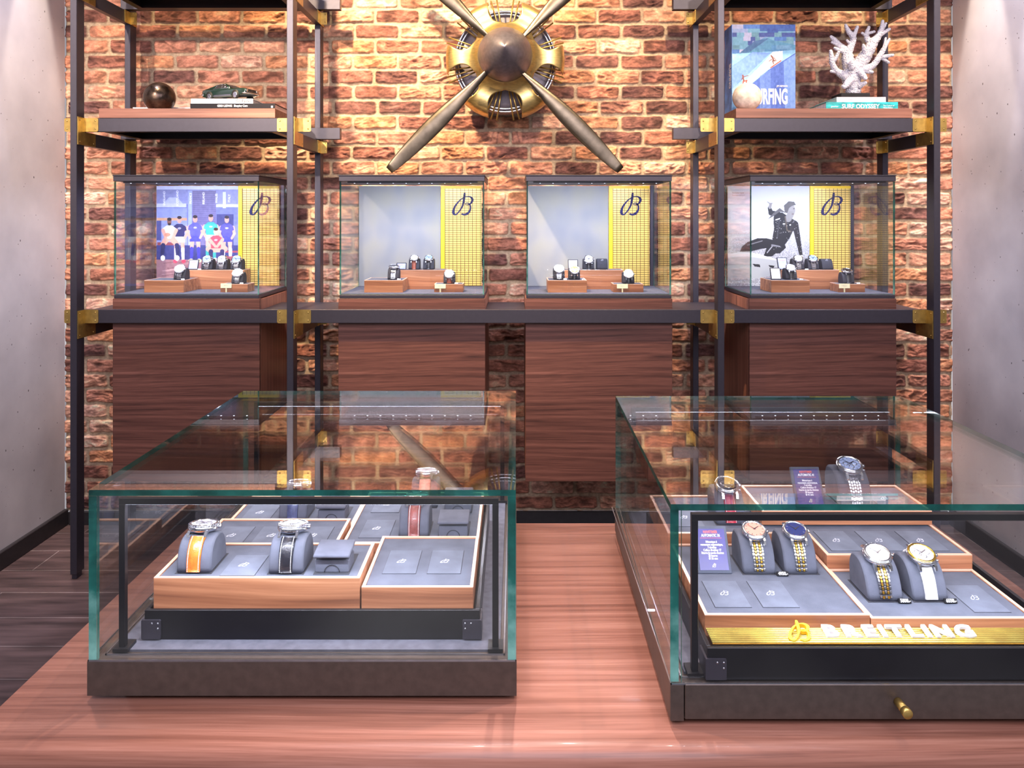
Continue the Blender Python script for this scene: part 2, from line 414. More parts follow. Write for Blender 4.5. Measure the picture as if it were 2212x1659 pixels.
for k, z in enumerate(LV):
    zt = z + .0575
    for (a, b) in ((0, 1), (1, 2), (2, 3)):
        if k and a == 1: continue
        mk('front_beam', MB().box(PX[a]-(0 if a else PW), PX[b]+(PW if b == 3 else -.001), BY0, BY1, z, zt, bev=.0015), MT['steel'], rack)
        if a == 1: continue
        if k:
            s = 1 if a == 0 else -1
            x0, x1 = (PX[0]-PW, PX[1]+.115) if a == 0 else (PX[2]-.115, PX[3]+PW)
            mk('rear_beam', MB().box(x0, x1, 3.728, 3.764, z+.004, zt, bev=.001), MT['steel'], rack)
    for i, x in enumerate(PX):
        mk('side_beam', MB().box(x-PW, x+PW, YF+PD+.001, YR-.001, z-.0595, z-.0015, bev=.0015), MT['steel'], rack)
        s = 1 if x < XC else -1                 # face turned to the middle of the wall
        br = MB()
        br.prism(roundrect(x-TAB, x+TAB, z, zt, .007), .003, 0, M_front(0, BY0, 0))
        xi = x + s*PW
        mp = M_side(min(xi, xi+s*.003), 0, 0)
        pl = [(YF+.006, z-.0585), (YF+.145, z-.0585), (YF+.145, z-.002), (YF+PD-.001, z-.002), (YF+PD-.001, zt), (YF+.006, zt)]
        br.prism(pl, .003, 0, mp)
        xo = x - s*PW
        br.prism([(YF+.02, z-.0585), (YF+.145, z-.0585), (YF+.145, z-.002), (YF+PD-.001, z-.002), (YF+PD-.001, z+.02), (YF+.02, z+.02)], .003, 0, M_side(min(xo, xo-s*.003), 0, 0))
        # inside bend
        br.box(min(xi, xi+s*.006), max(xi, xi+s*.006), BY0-.006, BY0-.001, z, zt)
        o = mk('corner_bracket', br, MT['brass'], rack, 'brass angle bracket with small rivets')
        if k < 2:
            for dx in (-TAB+.012, TAB-.012):
                for zz in (z+.012, zt-.012): rivet(o, (x+dx, BY0-.003, zz), (0, -1, 0))
            for (yy, zz) in ((YF+.02, zt-.012), (YF+.02, z-.046), (YF+.128, z-.046)): rivet(o, (xi+s*.003, yy, zz), (s, 0, 0))
        rb = MB()
        rb.box(min(xi, xi+s*.003), max(xi, xi+s*.003), YR-.055, YR-.001, z-.0595, z-.002)
        rb.box(min(xi, xi+s*.032), max(xi, xi+s*.032), YR-.004, YR-.001, z-.0595, z-.002)
        rb.box(min(xi, xi+s*.003), max(xi, xi+s*.003), YR-.001, YR+PD, z-.0595, z-.002)
        o = mk('corner_bracket', rb, MT['brass'], rack, 'brass angle bracket with small rivets')
        if k:
            for (yy, zz) in ((YR-.04, z-.048), (YR-.04, z-.012)): rivet(o, (xi+s*.003, yy, zz), (s, 0, 0))
            for zz in (z-.048, z-.012): rivet(o, (xi+s*.024, YR-.004, zz), (0, -1, 0))
for k in (1, 2):
    z = LV[k]; zt = z+.0575
    for (x0, x1) in ((-1.768, -1.0185), (.9395, 1.689)):
        mk('shelf_board', MB().box(x0, x1, BY0, 3.725, zt+.001, zt+.0415, bev=.001), MT['shelfwood'], rack, 'walnut shelf board')
        f = MB()
        f.box(x0, x0+.03, BY1+.001, 3.725, z+.002, zt); f.box(x1-.03, x1, BY1+.001, 3.725, z+.002, zt); f.box(x0+.03, x1-.03, 3.695, 3.725, z+.002, zt)
        if k == 1: f.box(x0+.03, x1-.03, BY1+.001, 3.695, z+.03, z+.034)
        mk('shelf_frame', f, MT['black'], rack)
PEDX = [-1.410, -.442, .361, 1.322]; PH = .315
edges = [PX[0]+PW] + [v for c in PEDX for v in (c-PH-.002, c+PH+.002)] + [PX[3]-PW]
for i in range(0, len(edges), 2):
    mk('shelf_plate', MB().box(edges[i], edges[i+1], BY1+.001, 3.72, 1.1, 1.113), MT['steel'], rack)

# ================================================================ PEDESTALS
WHERE = ['left end of the rack', 'left of the centre gap', 'right of the centre gap', 'right end of the rack']
PNAME = ['under the team poster vitrine', 'under the left grey-panel vitrine', 'under the right grey-panel vitrine', 'under the surfer poster vitrine']
YP = 3.40
for i, c in enumerate(PEDX):
    t = thing('display_pedestal', f'dark walnut wall-hung pedestal {PNAME[i]}', 'pedestal', (c, 3.6, .378), 'walnut pedestals')
    z0, z1 = .378, 1.1624
    mk('front_panel', MB().box(c-PH, c+PH, YP, YP+.02, z0, z1, bev=.001), MT['pedestal'], t)
    for s in (-1, 1):
        mk('side_panel', MB().box(min(c+s*PH, c+s*(PH-.02)), max(c+s*PH, c+s*(PH-.02)), YP+.021, 3.895, z0, z1-.004, bev=.001), MT['pedestal_side'], t, 'redder walnut side panel')
    mk('top_panel', MB().box(c-PH+.02, c+PH-.02, YP+.021, 3.83, z1-.022, z1-.002), MT['pedestal'], t)

# ================================================================ VITRINES
LOGO = [
 [(755,250,50),(748,320,66),(742,400,74),(722,520,66),(695,640,56),(655,730,48),(600,815,42),(540,890,38),(480,945,44),(430,945,62),(395,905,86),(392,840,86),(415,750,66),(460,660,56),(520,580,48),(590,500,40),(650,450,34),(715,408,26)],
 [(752,374,22),(820,372,26),(890,372,38),(950,392,58),(995,440,72),(1000,500,74),(965,570,58),(905,622,40),(840,640,26),(785,630,20),(778,604,18),(800,582,20),(850,578,24),(900,605,36),(930,660,46),(940,730,52),(928,800,58),(890,870,66),(820,930,70),(740,950,64),(680,935,56),(655,915,40)]]
def catmull(P, n=5):
    P = [np.array(p, float) for p in P]; out = []
    for i in range(len(P)-1):
        p0 = P[max(i-1, 0)]; p1 = P[i]; p2 = P[i+1]; p3 = P[min(i+2, len(P)-1)]
        for k in range(n):
            t = k/n
            out.append(.5*((2*p1)+(-p0+p2)*t+(2*p0-5*p1+4*p2-p3)*t*t+(-p0+3*p1-3*p2+p3)*t**3))
    out.append(P[-1]); return out
def logo(mb, h, depth, M, mi=0, fat=1.0, n=5):
    sc = h/720
    for st in LOGO:
        S = catmull(st, n)
        L, Rr = [], []
        for i, p in enumerate(S):
            a = S[max(i-1, 0)]; b = S[min(i+1, len(S)-1)]
            t = np.array([b[0]-a[0], -(b[1]-a[1])]); t /= (np.linalg.norm(t)+1e-9)
            nn = np.array([-t[1], t[0]])*p[2]*.5*fat*sc
            q = np.array([(p[0]-690)*sc, -(p[1]-610)*sc])
            L.append(q+nn); Rr.append(q-nn)
        m = len(S); vs = []; fs = []
        for z in (0, depth):
            for q in L+Rr: vs.append((q[0], q[1], z))
        for i in range(m-1):
            fs.append((2*m+i, 3*m+i, 3*m+i+1, 2*m+i+1))
            if depth: fs.append((i, i+1, 2*m+i+1, 2*m+i)); fs.append((m+i, 3*m+i, 3*m+i+1, m+i+1)[::1])
        if depth:
            fs.append((0, 2*m, 3*m, m)); fs.append((m-1, 2*m-1, 4*m-1, 3*m-1))
        mb.add(vs, fs, mi, False, M)
    return mb
DG = None
_tc = {}
def text_geo(s, size, extr=0.0, xs=1.0, bold=0.0, align='CENTER', shear=0.0):
    key = (s, size, extr, xs, bold, align, shear)
    if key in _tc: return _tc[key]
    cu = bpy.data.curves.new('t', 'FONT'); cu.body = s; cu.size = size; cu.extrude = extr; cu.offset = bold*size
    cu.align_x = align; cu.align_y = 'CENTER'; cu.resolution_u = 3; cu.shear = shear
    o = bpy.data.objects.new('t', cu); C.objects.link(o)
    bpy.context.view_layer.update()
    me = bpy.data.meshes.new_from_object(o.evaluated_get(bpy.context.evaluated_depsgraph_get()))
    vs = [(v.co.x*xs, v.co.y, v.co.z) for v in me.vertices]; fs = [list(p.vertices) for p in me.polygons]
    bpy.data.objects.remove(o); bpy.data.curves.remove(cu); bpy.data.meshes.remove(me)
    _tc[key] = (vs, fs); return vs, fs
def textfit(mb, s, M, x0, x1, z0, z1, bold=0.0, mi=0, extr=0.0):
    # fit the inked box of the words into x0..x1, z0..z1 of the local sheet
    vs, fs = text_geo(s, 1.0, extr, 1.0, bold, 'CENTER', 0.0)
    a = np.array(vs); lo, hi = a.min(0), a.max(0)
    out = [(x0+(x-lo[0])/(hi[0]-lo[0])*(x1-x0), z0+(y-lo[1])/(hi[1]-lo[1])*(z1-z0), z) for x, y, z in vs]
    return mb.add(out, fs, mi, False, M)
def text(mb, s, size, M, extr=0.0, xs=1.0, bold=0.0, mi=0, align='CENTER', shear=0.0):
    vs, fs = text_geo(s, size, extr, xs, bold, align, shear)
    return mb.add(vs, fs, mi, False, M)

# ---- painted flat prints (poster, book cover): colour per vertex
class Paint:
    def __init__(s, w, h, res, bg):
        s.w, s.h, s.res = w, h, res
        s.nx, s.ny = int(w*res)+1, int(h*res)+1
        s.x, s.y = np.meshgrid(np.linspace(0, w, s.nx), np.linspace(0, h, s.ny))
        s.c = np.ones((s.ny, s.nx, 3))*np.array(bg, float)
    def put(s, mask, col, a=1.0):
        m = mask.astype(float)[..., None]*a
        s.c = s.c*(1-m) + np.array(col, float)*m
    def poly(s, P, col, a=1.0):
        m = np.zeros(s.x.shape, bool); n = len(P)
        for i in range(n):
            x0, y0 = P[i]; x1, y1 = P[(i+1) % n]
            if y0 == y1: continue
            c = ((y0 > s.y) != (y1 > s.y)) & (s.x < (x1-x0)*(s.y-y0)/(y1-y0) + x0)
            m ^= c
        s.put(m, col, a); return m
    def ell(s, cx, cy, rx, ry, col, a=1.0):
        s.put(((s.x-cx)/rx)**2 + ((s.y-cy)/ry)**2 < 1, col, a)
    def rect(s, x0, y0, x1, y1, col, a=1.0):
        s.put((s.x >= x0) & (s.x < x1) & (s.y >= y0) & (s.y < y1), col, a)
    def seg(s, p, q, r0, r1, col, a=1.0):
        p = np.array(p, float); q = np.array(q, float); d = q-p; L = d@d + 1e-9
        t = np.clip(((s.x-p[0])*d[0] + (s.y-p[1])*d[1])/L, 0, 1)
        dist = np.hypot(s.x-p[0]-t*d[0], s.y-p[1]-t*d[1])
        s.put(dist < r0 + (r1-r0)*t, col, a)
    def noise(s, amt, fx, fy, seed):
        s.c = s.c + ((fbm(s.x*fx, s.y*fy, seed, 3)-.44)*amt)[..., None]
    def mesh(s, name, x0, x1, y, zb, zt, mat, parent):
        off = WL[parent.name] if parent is not None else Vector((0, 0, 0))
        me = bpy.data.meshes.new(name)
        X = x0 + (x1-x0)*s.x/s.w; Z = zt - (zt-zb)*s.y/s.h
        co = np.stack([X-off.x, np.full_like(X, y-off.y), Z-off.z], -1).reshape(-1, 3)
        idx = np.arange(s.nx*s.ny).reshape(s.ny, s.nx)
        f = np.stack([idx[1:, :-1], idx[1:, 1:], idx[:-1, 1:], idx[:-1, :-1]], -1).reshape(-1, 4)
        me.from_pydata(co.tolist(), [], f.tolist()); me.update()
        c = np.clip(s.c, 2, 253)/255; c = np.where(c <= .04045, c/12.92, ((c+.055)/1.055)**2.4)
        at = me.color_attributes.new('Col', 'FLOAT_COLOR', 'POINT')
        at.data.foreach_set('color', np.concatenate([c.reshape(-1, 3), np.ones((s.nx*s.ny, 1))], 1).astype(np.float32).ravel())
        me.materials.append(mat)
        o = bpy.data.objects.new(name, me); C.objects.link(o); WL[o.name] = off.copy()
        if parent is not None: o.parent = parent
        return o
MT['print'] = vcol('printed_paper', .45, .3)

def team_poster():
    p = Paint(176, 219, 1.5, (112, 118, 176))
    T = lambda x, y: ((x/3.687+120-335), (y/3.687+360-393))
    def poly(pts, c, a=1.0): p.poly([T(*q) for q in pts], c, a)
    def rect(x0, y0, x1, y1, c, a=1.0): p.rect(*T(x0, y0), *T(x1, y1), c, a)
    def ell(cx, cy, rx, ry, c, a=1.0): p.ell(*T(cx, cy), rx/3.687, ry/3.687, c, a)
    def seg(a, b, r0, r1, c): p.seg(T(*a), T(*b), r0/3.687, r1/3.687, c)
    rect(790, 100, 1450, 150, (206, 212, 244)); rect(790, 150, 1450, 270, (136, 140, 190))
    rect(1080, 160, 1265, 640, (112, 106, 150))
    for k in range(30):
        rect(1080, 165+k*16, 1265, 168+k*16, (92, 86, 132))
    rect(790, 300, 1035, 600, (134, 144, 196)); rect(790, 262, 1030, 292, (190, 194, 222)); rect(1265, 268, 1450, 292, (188, 192, 222))
    poly([(850, 262), (890, 215), (960, 215), (1000, 262)], (176, 182, 214)); rect(1045, 160, 1075, 640, (150, 162, 220)); rect(1320, 170, 1345, 300, (196, 202, 230))
    rect(795, 378, 1035, 402, (196, 152, 120)); rect(1270, 350, 1405, 660, (64, 66, 120)); rect(795, 400, 830, 560, (70, 74, 130))
    rect(790, 600, 1450, 720, (56, 60, 118)); rect(800, 575, 930, 600, (132, 66, 76)); rect(1330, 645, 1440, 660, (150, 70, 84))
    rect(790, 715, 1450, 910, (150, 112, 120))
    for k in range(26):
        x = 800+random.random()*620; y = 730+random.random()*130
        poly([(x, y), (x+110, y-14), (x+120, y-6), (x+8, y+8)], random.choice([(196, 160, 160), (118, 80, 90), (176, 132, 132)]), .6)
    sk = (206, 156, 140); dk = (126, 84, 76)
    def player(x, hy, shirt, shorts, sock, shoe, skin, sitting=False, s=1.0):
        b = hy+40*s
        if not sitting:
            for d in (-1, 1):
                seg((x+d*24, b+140), (x+d*27, b+205), 17, 13, skin); seg((x+d*27, b+205), (x+d*29, b+285), 14, 11, sock); ell(x+d*33, b+302, 17, 15, shoe)
            poly([(x-40, b+92), (x+40, b+92), (x+44, b+148), (x-44, b+148)], shorts)
            for d in (-1, 1):
                seg((x+d*48, b+30), (x+d*60, b+80), 13, 11, skin); seg((x+d*60, b+80), (x+d*40, b+118), 11, 9, skin)
        poly([(x-52, b+22), (x-22, b), (x+22, b), (x+52, b+22), (x+58, b+52), (x+42, b+58), (x+38, b+104), (x-38, b+104), (x-42, b+58), (x-58, b+52)], shirt)
        ell(x, b+36, 14, 8, (230, 232, 240), .55)
        ell(x, hy+8, 18, 27, skin); ell(x, hy-12, 18, 13, (44, 34, 40))
        if skin == dk: ell(x, hy+28, 14, 10, (40, 30, 34))
    player(975, 388, (42, 42, 92), (236, 236, 244), (226, 226, 240), (214, 70, 96), sk)
    player(1100, 382, (84, 84, 178), (72, 74, 170), (64, 62, 168), (236, 222, 160), sk)
    player(1225, 374, (58, 164, 158), (232, 232, 240), (60, 160, 156), (226, 226, 240), sk)
    player(1352, 386, (76, 74, 176), (66, 68, 160), (226, 228, 242), (236, 236, 244), sk)
    # seated in white
    for d, kx in ((-1, 845), (1, 955)):
        seg((895+d*18, 545), (kx, 590), 26, 20, sk); seg((kx, 600), (kx-d*-8, 690), 18, 14, (40, 42, 88)); ell(kx+d*2, 704, 18, 22, (236, 236, 246))
    player(895, 402, (240, 240, 248), (240, 240, 248), sk, sk, dk, True, 1.0)
    seg((845, 480), (870, 545), 15, 12, sk); seg((948, 480), (920, 545), 15, 12, sk); ell(880, 515, 24, 16, (214, 130, 110))
    # seated in red
    seg((1235, 600), (1205, 630), 22, 20, sk); seg((1310, 600), (1340, 630), 22, 20, sk); seg((1210, 640), (1330, 640), 16, 16, sk); seg((1225, 650), (1225, 700), 18, 14, (48, 46, 92)); seg((1315, 650), (1315, 700), 18, 14, (48, 46, 92))
    player(1265, 482, (228, 72, 92), (228, 72, 92), sk, sk, sk, True)
    seg((1215, 555), (1262, 610), 13, 10, sk); seg((1318, 555), (1275, 610), 13, 10, sk)
    poly([(1340, 690), (1432, 690), (1440, 725), (1335, 725)], (150, 80, 90))
    p.noise(26, .2, .2, 5)
    return p
def surf_poster():
    p = Paint(178, 219, 1.5, (202, 203, 208))
    T = lambda x, y: ((x/3.687+1500-1577), (y/3.687+360-393))
    def poly(pts, c, a=1.0): p.poly([T(*q) for q in pts], c, a)
    def ell(cx, cy, rx, ry, c, a=1.0): p.ell(*T(cx, cy), rx/3.687, ry/3.687, c, a)
    def seg(a, b, r0, r1, c): p.seg(T(*a), T(*b), r0/3.687, r1/3.687, c)
    g = np.clip((p.y-70)/90, 0, 1); n = fbm(p.x*.9, p.y*.9, 17, 3)-.44
    p.c = p.c - (g*48)[..., None] + (n*g*190)[..., None]
    K = (40, 40, 44); K2 = (66, 66, 72); S = (140, 136, 134)
    poly([(285, 672), (380, 655), (480, 662), (600, 684), (700, 726), (735, 760), (640, 840), (540, 868), (285, 868)], (164, 167, 168))
    poly([(285, 672), (380, 655), (480, 662), (600, 684), (700, 726), (600, 712), (440, 690), (285, 700)], (200, 202, 202))
    poly([(480, 750), (540, 755), (545, 778), (500, 772)], (40, 40, 44)); poly([(610, 760), (660, 766), (650, 785), (620, 776)], (40, 40, 44))
    poly([(378, 652), (400, 610), (440, 575), (520, 545), (600, 545), (660, 560), (640, 620), (560, 628), (470, 650)], K)
    poly([(650, 540), (740, 590), (752, 620), (700, 668), (650, 668), (610, 640), (590, 640)], K)
    poly([(600, 610), (650, 590), (700, 640), (640, 690), (600, 692), (572, 684)], K)
    poly([(655, 345), (720, 335), (790, 380), (835, 405), (845, 450), (805, 490), (780, 545), (740, 600), (680, 580), (640, 548), (655, 470), (650, 400)], K)
    seg((690, 350), (630, 340), 22, 20, K); seg((630, 335), (618, 300), 20, 14, K); seg((622, 295), (628, 268), 12, 10, S); seg((625, 268), (603, 250), 5, 3, S); seg((632, 265), (640, 262), 6, 3, S)
    seg((825, 430), (850, 560), 26, 20, K); seg((850, 560), (872, 680), 20, 13, K); ell(876, 690, 12, 10, (236, 236, 236)); seg((878, 700), (884, 735), 11, 7, S)
    ell(790, 318, 36, 50, (150, 146, 143)); seg((790, 350), (770, 385), 26, 28, (140, 137, 134))
    poly([(740, 330), (735, 280), (770, 246), (815, 248), (832, 275), (800, 282), (776, 300), (762, 340), (700, 330), (640, 372), (606, 390), (650, 340), (700, 300)], (92, 90, 90))
    ell(815, 305, 6, 4, (70, 68, 68)); ell(806, 348, 10, 4, (110, 90, 90))
    seg((700, 380), (680, 540), 5, 5, K2); seg((640, 600), (700, 610), 8, 5, (120, 120, 126)); seg((600, 660), (640, 610), 4, 4, (150, 150, 155)); seg((440, 600), (560, 565), 4, 4, (110, 110, 116))
    seg((745, 370), (760, 480), 5, 5, (96, 88, 78)); seg((790, 490), (760, 480), 5, 5, (96, 88, 78)); ell(735, 428, 10, 6, (240, 240, 240)); ell(785, 436, 6, 6, (240, 240, 240)); seg((670, 395), (700, 385), 4, 4, (230, 230, 230))
    for k in range(60):
        ell(640+random.random()*260, 400+random.random()*260, 2.2, 2.2, (244, 244, 244), .7)
    return p
def grey_print():
    nt = NT('soft_grey_print'); b = pbsdf(nt, .7, 0, .2)
    n1 = nt.n('TexNoise'); n1.inputs['Scale'].default_value = 9; n1.inputs['Detail'].default_value = 1; nt.l(nt.coords((1, 1, .7)), n1.inputs['Vector'])
    r = nt.ramp([(.3, (132, 134, 140)), (.5, (143, 143, 142)), (.7, (150, 148, 138))]); nt.l(n1.outputs[0], r.inputs[0])
    nt.l(r.outputs[0], b.inputs['Base Color']); return nt.m
MT['greymask'] = grey_print()
def grille_mat():
    nt = NT('yellow_wire_grille'); b = pbsdf(nt, .35, .2, .5)
    tc = nt.n('TexCoord'); sp = nt.n('SeparateXYZ'); nt.l(tc.outputs['Object'], sp.inputs[0])
    gx = nt.math('FRACT', nt.math('MULTIPLY', sp.outputs[0], 1/.0187)); gz = nt.math('FRACT', nt.math('MULTIPLY', sp.outputs[2], 1/.0106))
    lx = nt.math('LESS_THAN', gx, .12); lz = nt.math('LESS_THAN', gz, .24)
    m = nt.math('MAXIMUM', lx, lz)
    mx = nt.n('Mix', data_type='RGBA'); nt.l(m, mx.inputs[0]); mx.inputs[6].default_value = rgba((242, 206, 110)); mx.inputs[7].default_value = rgba((104, 74, 30))
    nt.l(mx.outputs[2], b.inputs['Base Color'])
    bp = nt.n('Bump'); bp.inputs['Strength'].default_value = .6; bp.inputs['Distance'].default_value = .002; bp.invert = True
    nt.l(m, bp.inputs['Height']); nt.l(bp.outputs[0], b.inputs['Normal']); return nt.m
MT['grille'] = grille_mat()
VN = ['holding the team poster at the left end of the rack', 'with grey panel, left of the two central ones', 'with grey panel, right of the two central ones', 'holding the surfer poster at the right end of the rack']
VH = .311; VZ0, VZ1, VZ2, VZ3 = 1.1624, 1.183, 1.665, 1.693
VY0, VY1 = 3.401, 3.815
def area(name, loc, sx, sy, power, col, target):
    d = bpy.data.lights.new(name, 'AREA'); d.shape = 'RECTANGLE'; d.size = sx; d.size_y = sy; d.energy = power; d.color = lin(col)
    o = bpy.data.objects.new(name, d); C.objects.link(o); o.location = loc
    v = Vector(target) - Vector(loc); o.rotation_euler = v.to_track_quat('-Z', 'Y').to_euler(); return o
def spot(name, loc, target, power, col, ang=50, blend=.5, rad=.03):
    d = bpy.data.lights.new(name, 'SPOT'); d.energy = power; d.color = lin(col); d.spot_size = math.radians(ang); d.spot_blend = blend; d.shadow_soft_size = rad
    o = bpy.data.objects.new(name, d); C.objects.link(o); o.location = loc
    v = Vector(target) - Vector(loc); o.rotation_euler = v.to_track_quat('-Z', 'Y').to_euler(); return o
for i, c in enumerate(PEDX):
    x0, x1 = c-VH, c+VH
    t = thing('glass_vitrine', f'glass wall vitrine {VN[i]}', 'display case', (c, 3.6, VZ0), 'vitrines on the pedestals')
    mk('base', MB().box(x0, x1, VY0, VY1, VZ0, VZ1-.004, bev=.002), MT['steel'], t)
    mk('floor_pad', MB().box(x0+.006, x1-.006, VY0+.012, VY1-.012, VZ1-.004, VZ1-.001), MT['felt'], t)
    def pane(a, b, c_, d, thin):
        m = MB().box(a, b, c_, d, VZ1-.003, VZ2, 0)
        for k in range(6):
            big = (2, 3) if thin == 'y' else (4, 5)
            m.m[k] = 0 if k in big else 1
        return m
    mk('front_pane', pane(x0+.0005, x1-.0005, VY0+.001, VY0+.007, 'y'), [MT['glass'], MT['edge']], t)
    mk('side_pane', pane(x0+.0005, x0+.0065, VY0+.0075, VY1-.001, 'x'), [MT['glass'], MT['edge']], t)
    mk('side_pane', pane(x1-.0065, x1-.0005, VY0+.0075, VY1-.001, 'x'), [MT['glass'], MT['edge']], t)
    cp = MB().box(x0-.002, x1+.002, VY0-.002, VY1, VZ2+.001, VZ3-.005, bev=.0015); cp.box(x0-.004, x1+.004, VY0-.004, VY1, VZ3-.0045, VZ3, bev=.001)
    mk('cap', cp, MT['steel'], t)
    mk('corner_post', MB().box(x1-.022, x1-.0075, VY1-.016, VY1-.003, VZ1, VZ2), MT['steel'], t)
    ls = MB().box(x0+.03, x1-.03, VY0+.022, VY0+.034, VZ2-.006, VZ2)
    st = mk('light_strip', ls, MT['steel'], t)
    for k in range(10):
        xx = x0+.06+(x1-x0-.12)*k/9
        mk('diode', MB().lathe([(1e-5, 0), (.0035, 0)], 10, 0, False, Matrix.Translation((xx, VY0+.028, VZ2-.0065))), MT['ledwhite'], st)
    area('vitrine_light', (c, VY0+.05, VZ2-.012),     .54, .03, 6.5, (222, 226, 255), (c, 3.62, 1.2))
    # back: poster, yellow strip and grille
    yb = 3.79
    px0, px1 = x0+.008, x0+.398
    zb, zt = VZ1, VZ2-.004
    if i == 0:
        q = thing('team_poster', 'poster of seven rugby players in a locker room, in the left vitrine', 'poster', (px0, yb, zb))
        mk('panel', MB().box(px0, px1, yb, yb+.006, zb, zt), MT['white'], q)
        team_poster().mesh('print', px0, px1, yb-.0006, zb, zt, MT['print'], q)
        for word, cx in (('ENGLAND', 855), ('SCOTLAND', 960), ('FRANCE', 1065), ('IRELAND', 1168), ('WALES', 1270), ('ITALY', 1372)):
            X = px0 + (cx/3.687+120-335)/176*(px1-px0)
            tm = text(MB(), word, .0145, M_front(X, yb-.0012, 1.602) @ Matrix.Rotation(PI/2, 4, 'Z'), 0, 1.0, .02)
            mk('lettering', tm, MT['white'], q)
    elif i == 3:
        q = thing('surfer_poster', 'black and white poster of a surfer in a wetsuit, in the right vitrine', 'poster', (px0, yb, zb))
        mk('panel', MB().box(px0, px1, yb, yb+.006, zb, zt), MT['white'], q)
        surf_poster().mesh('print', px0, px1, yb-.0006, zb, zt, MT['print'], q)
        tm = text(MB(), 'The Surfer Squad', .008, M_front(px0+.02, yb-.0012, 1.628), 0, 1.0, .01, 0, 'LEFT'); text(tm, 'Stephanie Gilmore', .008, M_front(px0+.02, yb-.0012, 1.617), 0, 1.0, 0, 0, 'LEFT')
        mk('lettering', tm, MT['black'], q)
    else:
        q = thing('grey_panel', f'plain blurred grey picture panel in the {"left" if i == 1 else "right"} central vitrine', 'panel', (px0, yb, zb), 'grey panels')
        mk('panel', MB().box(px0, px1, yb-.0006, yb+.006, zb, zt), MT['greymask'], q)
    gx0, gx1 = px1+.002, x1-.028
    q = thing('grille_panel', f'yellow wire grille panel with navy script emblem, {["beside the team poster", "in the left central vitrine", "in the right central vitrine", "beside the surfer poster"][i]}', 'panel', (gx0, yb, zb), 'yellow grille panels')
    fr = MB().box(gx0, gx0+.018, yb-.004, yb+.006, zb, zt); fr.box(gx0+.018, gx1, yb-.004, yb+.006, zt-.012, zt)
    mk('frame', fr, MT['yellow'], q)
    mk('mesh_sheet', MB().box(gx0+.0185, gx1, yb, yb+.004, zb, zt-.0125), MT['grille'], q, 'yellow grille with fine dark wires')
    em = logo(MB(), .107, .003, M_front((gx0+.018+gx1)/2-.002, yb-.001, 1.575)); mk('emblem', em, MT['navy'], q, 'navy script letter emblem')
# ================================================================ WATCHES AND CUSHIONS
def prof_pt(th, a, h, lean=0.0):
    # cushion outline in the y-z plane, front at th=0, over the top, back at th=pi
    c, s = math.cos(th), math.sin(th)
    e = .8
    y = -a*(abs(c)**e)*(1 if c >= 0 else -1); z = h*(abs(s)**e)
    return Vector((0, y + lean*z, z))
def cushion_mesh(w, a, h, lean):
    mb = MB(); n = 26; vs = []; fs = []
    xs = [(-w/2, .90), (-w/2+.0012, .965), (-w/2+.003, 1.0), (w/2-.003, 1.0), (w/2-.0012, .965), (w/2, .90)]
    for (x, k) in xs:
        for i in range(n+1):
            p = prof_pt(PI*i/n, a, h, lean); c = Vector((0, lean*h*.4, h*.4))
            q = c + (p-c)*k
            vs.append((x, q.y, max(q.z, 0)))
    m = n+1
    for j in range(len(xs)-1):
        for i in range(n): fs.append((j*m+i, j*m+i+1, (j+1)*m+i+1, (j+1)*m+i))
        fs.append((j*m, (j+1)*m, (j+1)*m+n, j*m+n))
    mb.add(vs, fs, 0, True)
    mb.add(vs[:m], [tuple(range(m))], 0, False); mb.add(vs[-m:], [tuple(range(m))[::-1]], 0, False)
    return mb
def strap_path(th0, th1, a, h, lean, off, n=14):
    out = []
    for i in range(n+1):
        th = th0 + (th1-th0)*i/n
        p = prof_pt(th, a, h, lean); d = prof_pt(min(th+.02, PI), a, h, lean) - prof_pt(max(th-.02, 0), a, h, lean)
        nn = Vector((0, -d.z, d.y)).normalized()
        if nn.z < 0 and .3 < th < 2.8: nn = -nn
        out.append((p + nn*off, nn, d.normalized()))
    return out
def ribbon(mb, path, w0, w1, thick, mi=0):
    vs = []; fs = []; n = len(path)
    for i, (p, nn, d) in enumerate(path):
        w = (w0 + (w1-w0)*i/(n-1))/2
        q = p + nn*thick
        vs += [(-w, p.y, p.z), (w, p.y, p.z), (w*.93, q.y, q.z), (-w*.93, q.y, q.z)]
    for i in range(n-1):
        for k in range(4): fs.append((i*4+k, i*4+(k+1) % 4, (i+1)*4+(k+1) % 4, (i+1)*4+k))
    fs.append((0, 1, 2, 3)); fs.append(tuple((n-1)*4+k for k in (3, 2, 1, 0)))
    return mb.add(vs, fs, mi, True)
def dial_mat(name, col): 
    if name not in MT: MT[name] = plain(name, col, .22, .1, .6, .02, coat=.6)
    return MT[name]
def strap_mat(name, col, rough=.35):
    if name not in MT: MT[name] = plain(name, col, rough, 0, .5, .08, 120, .3, 600, coat=.25)
    return MT[name]
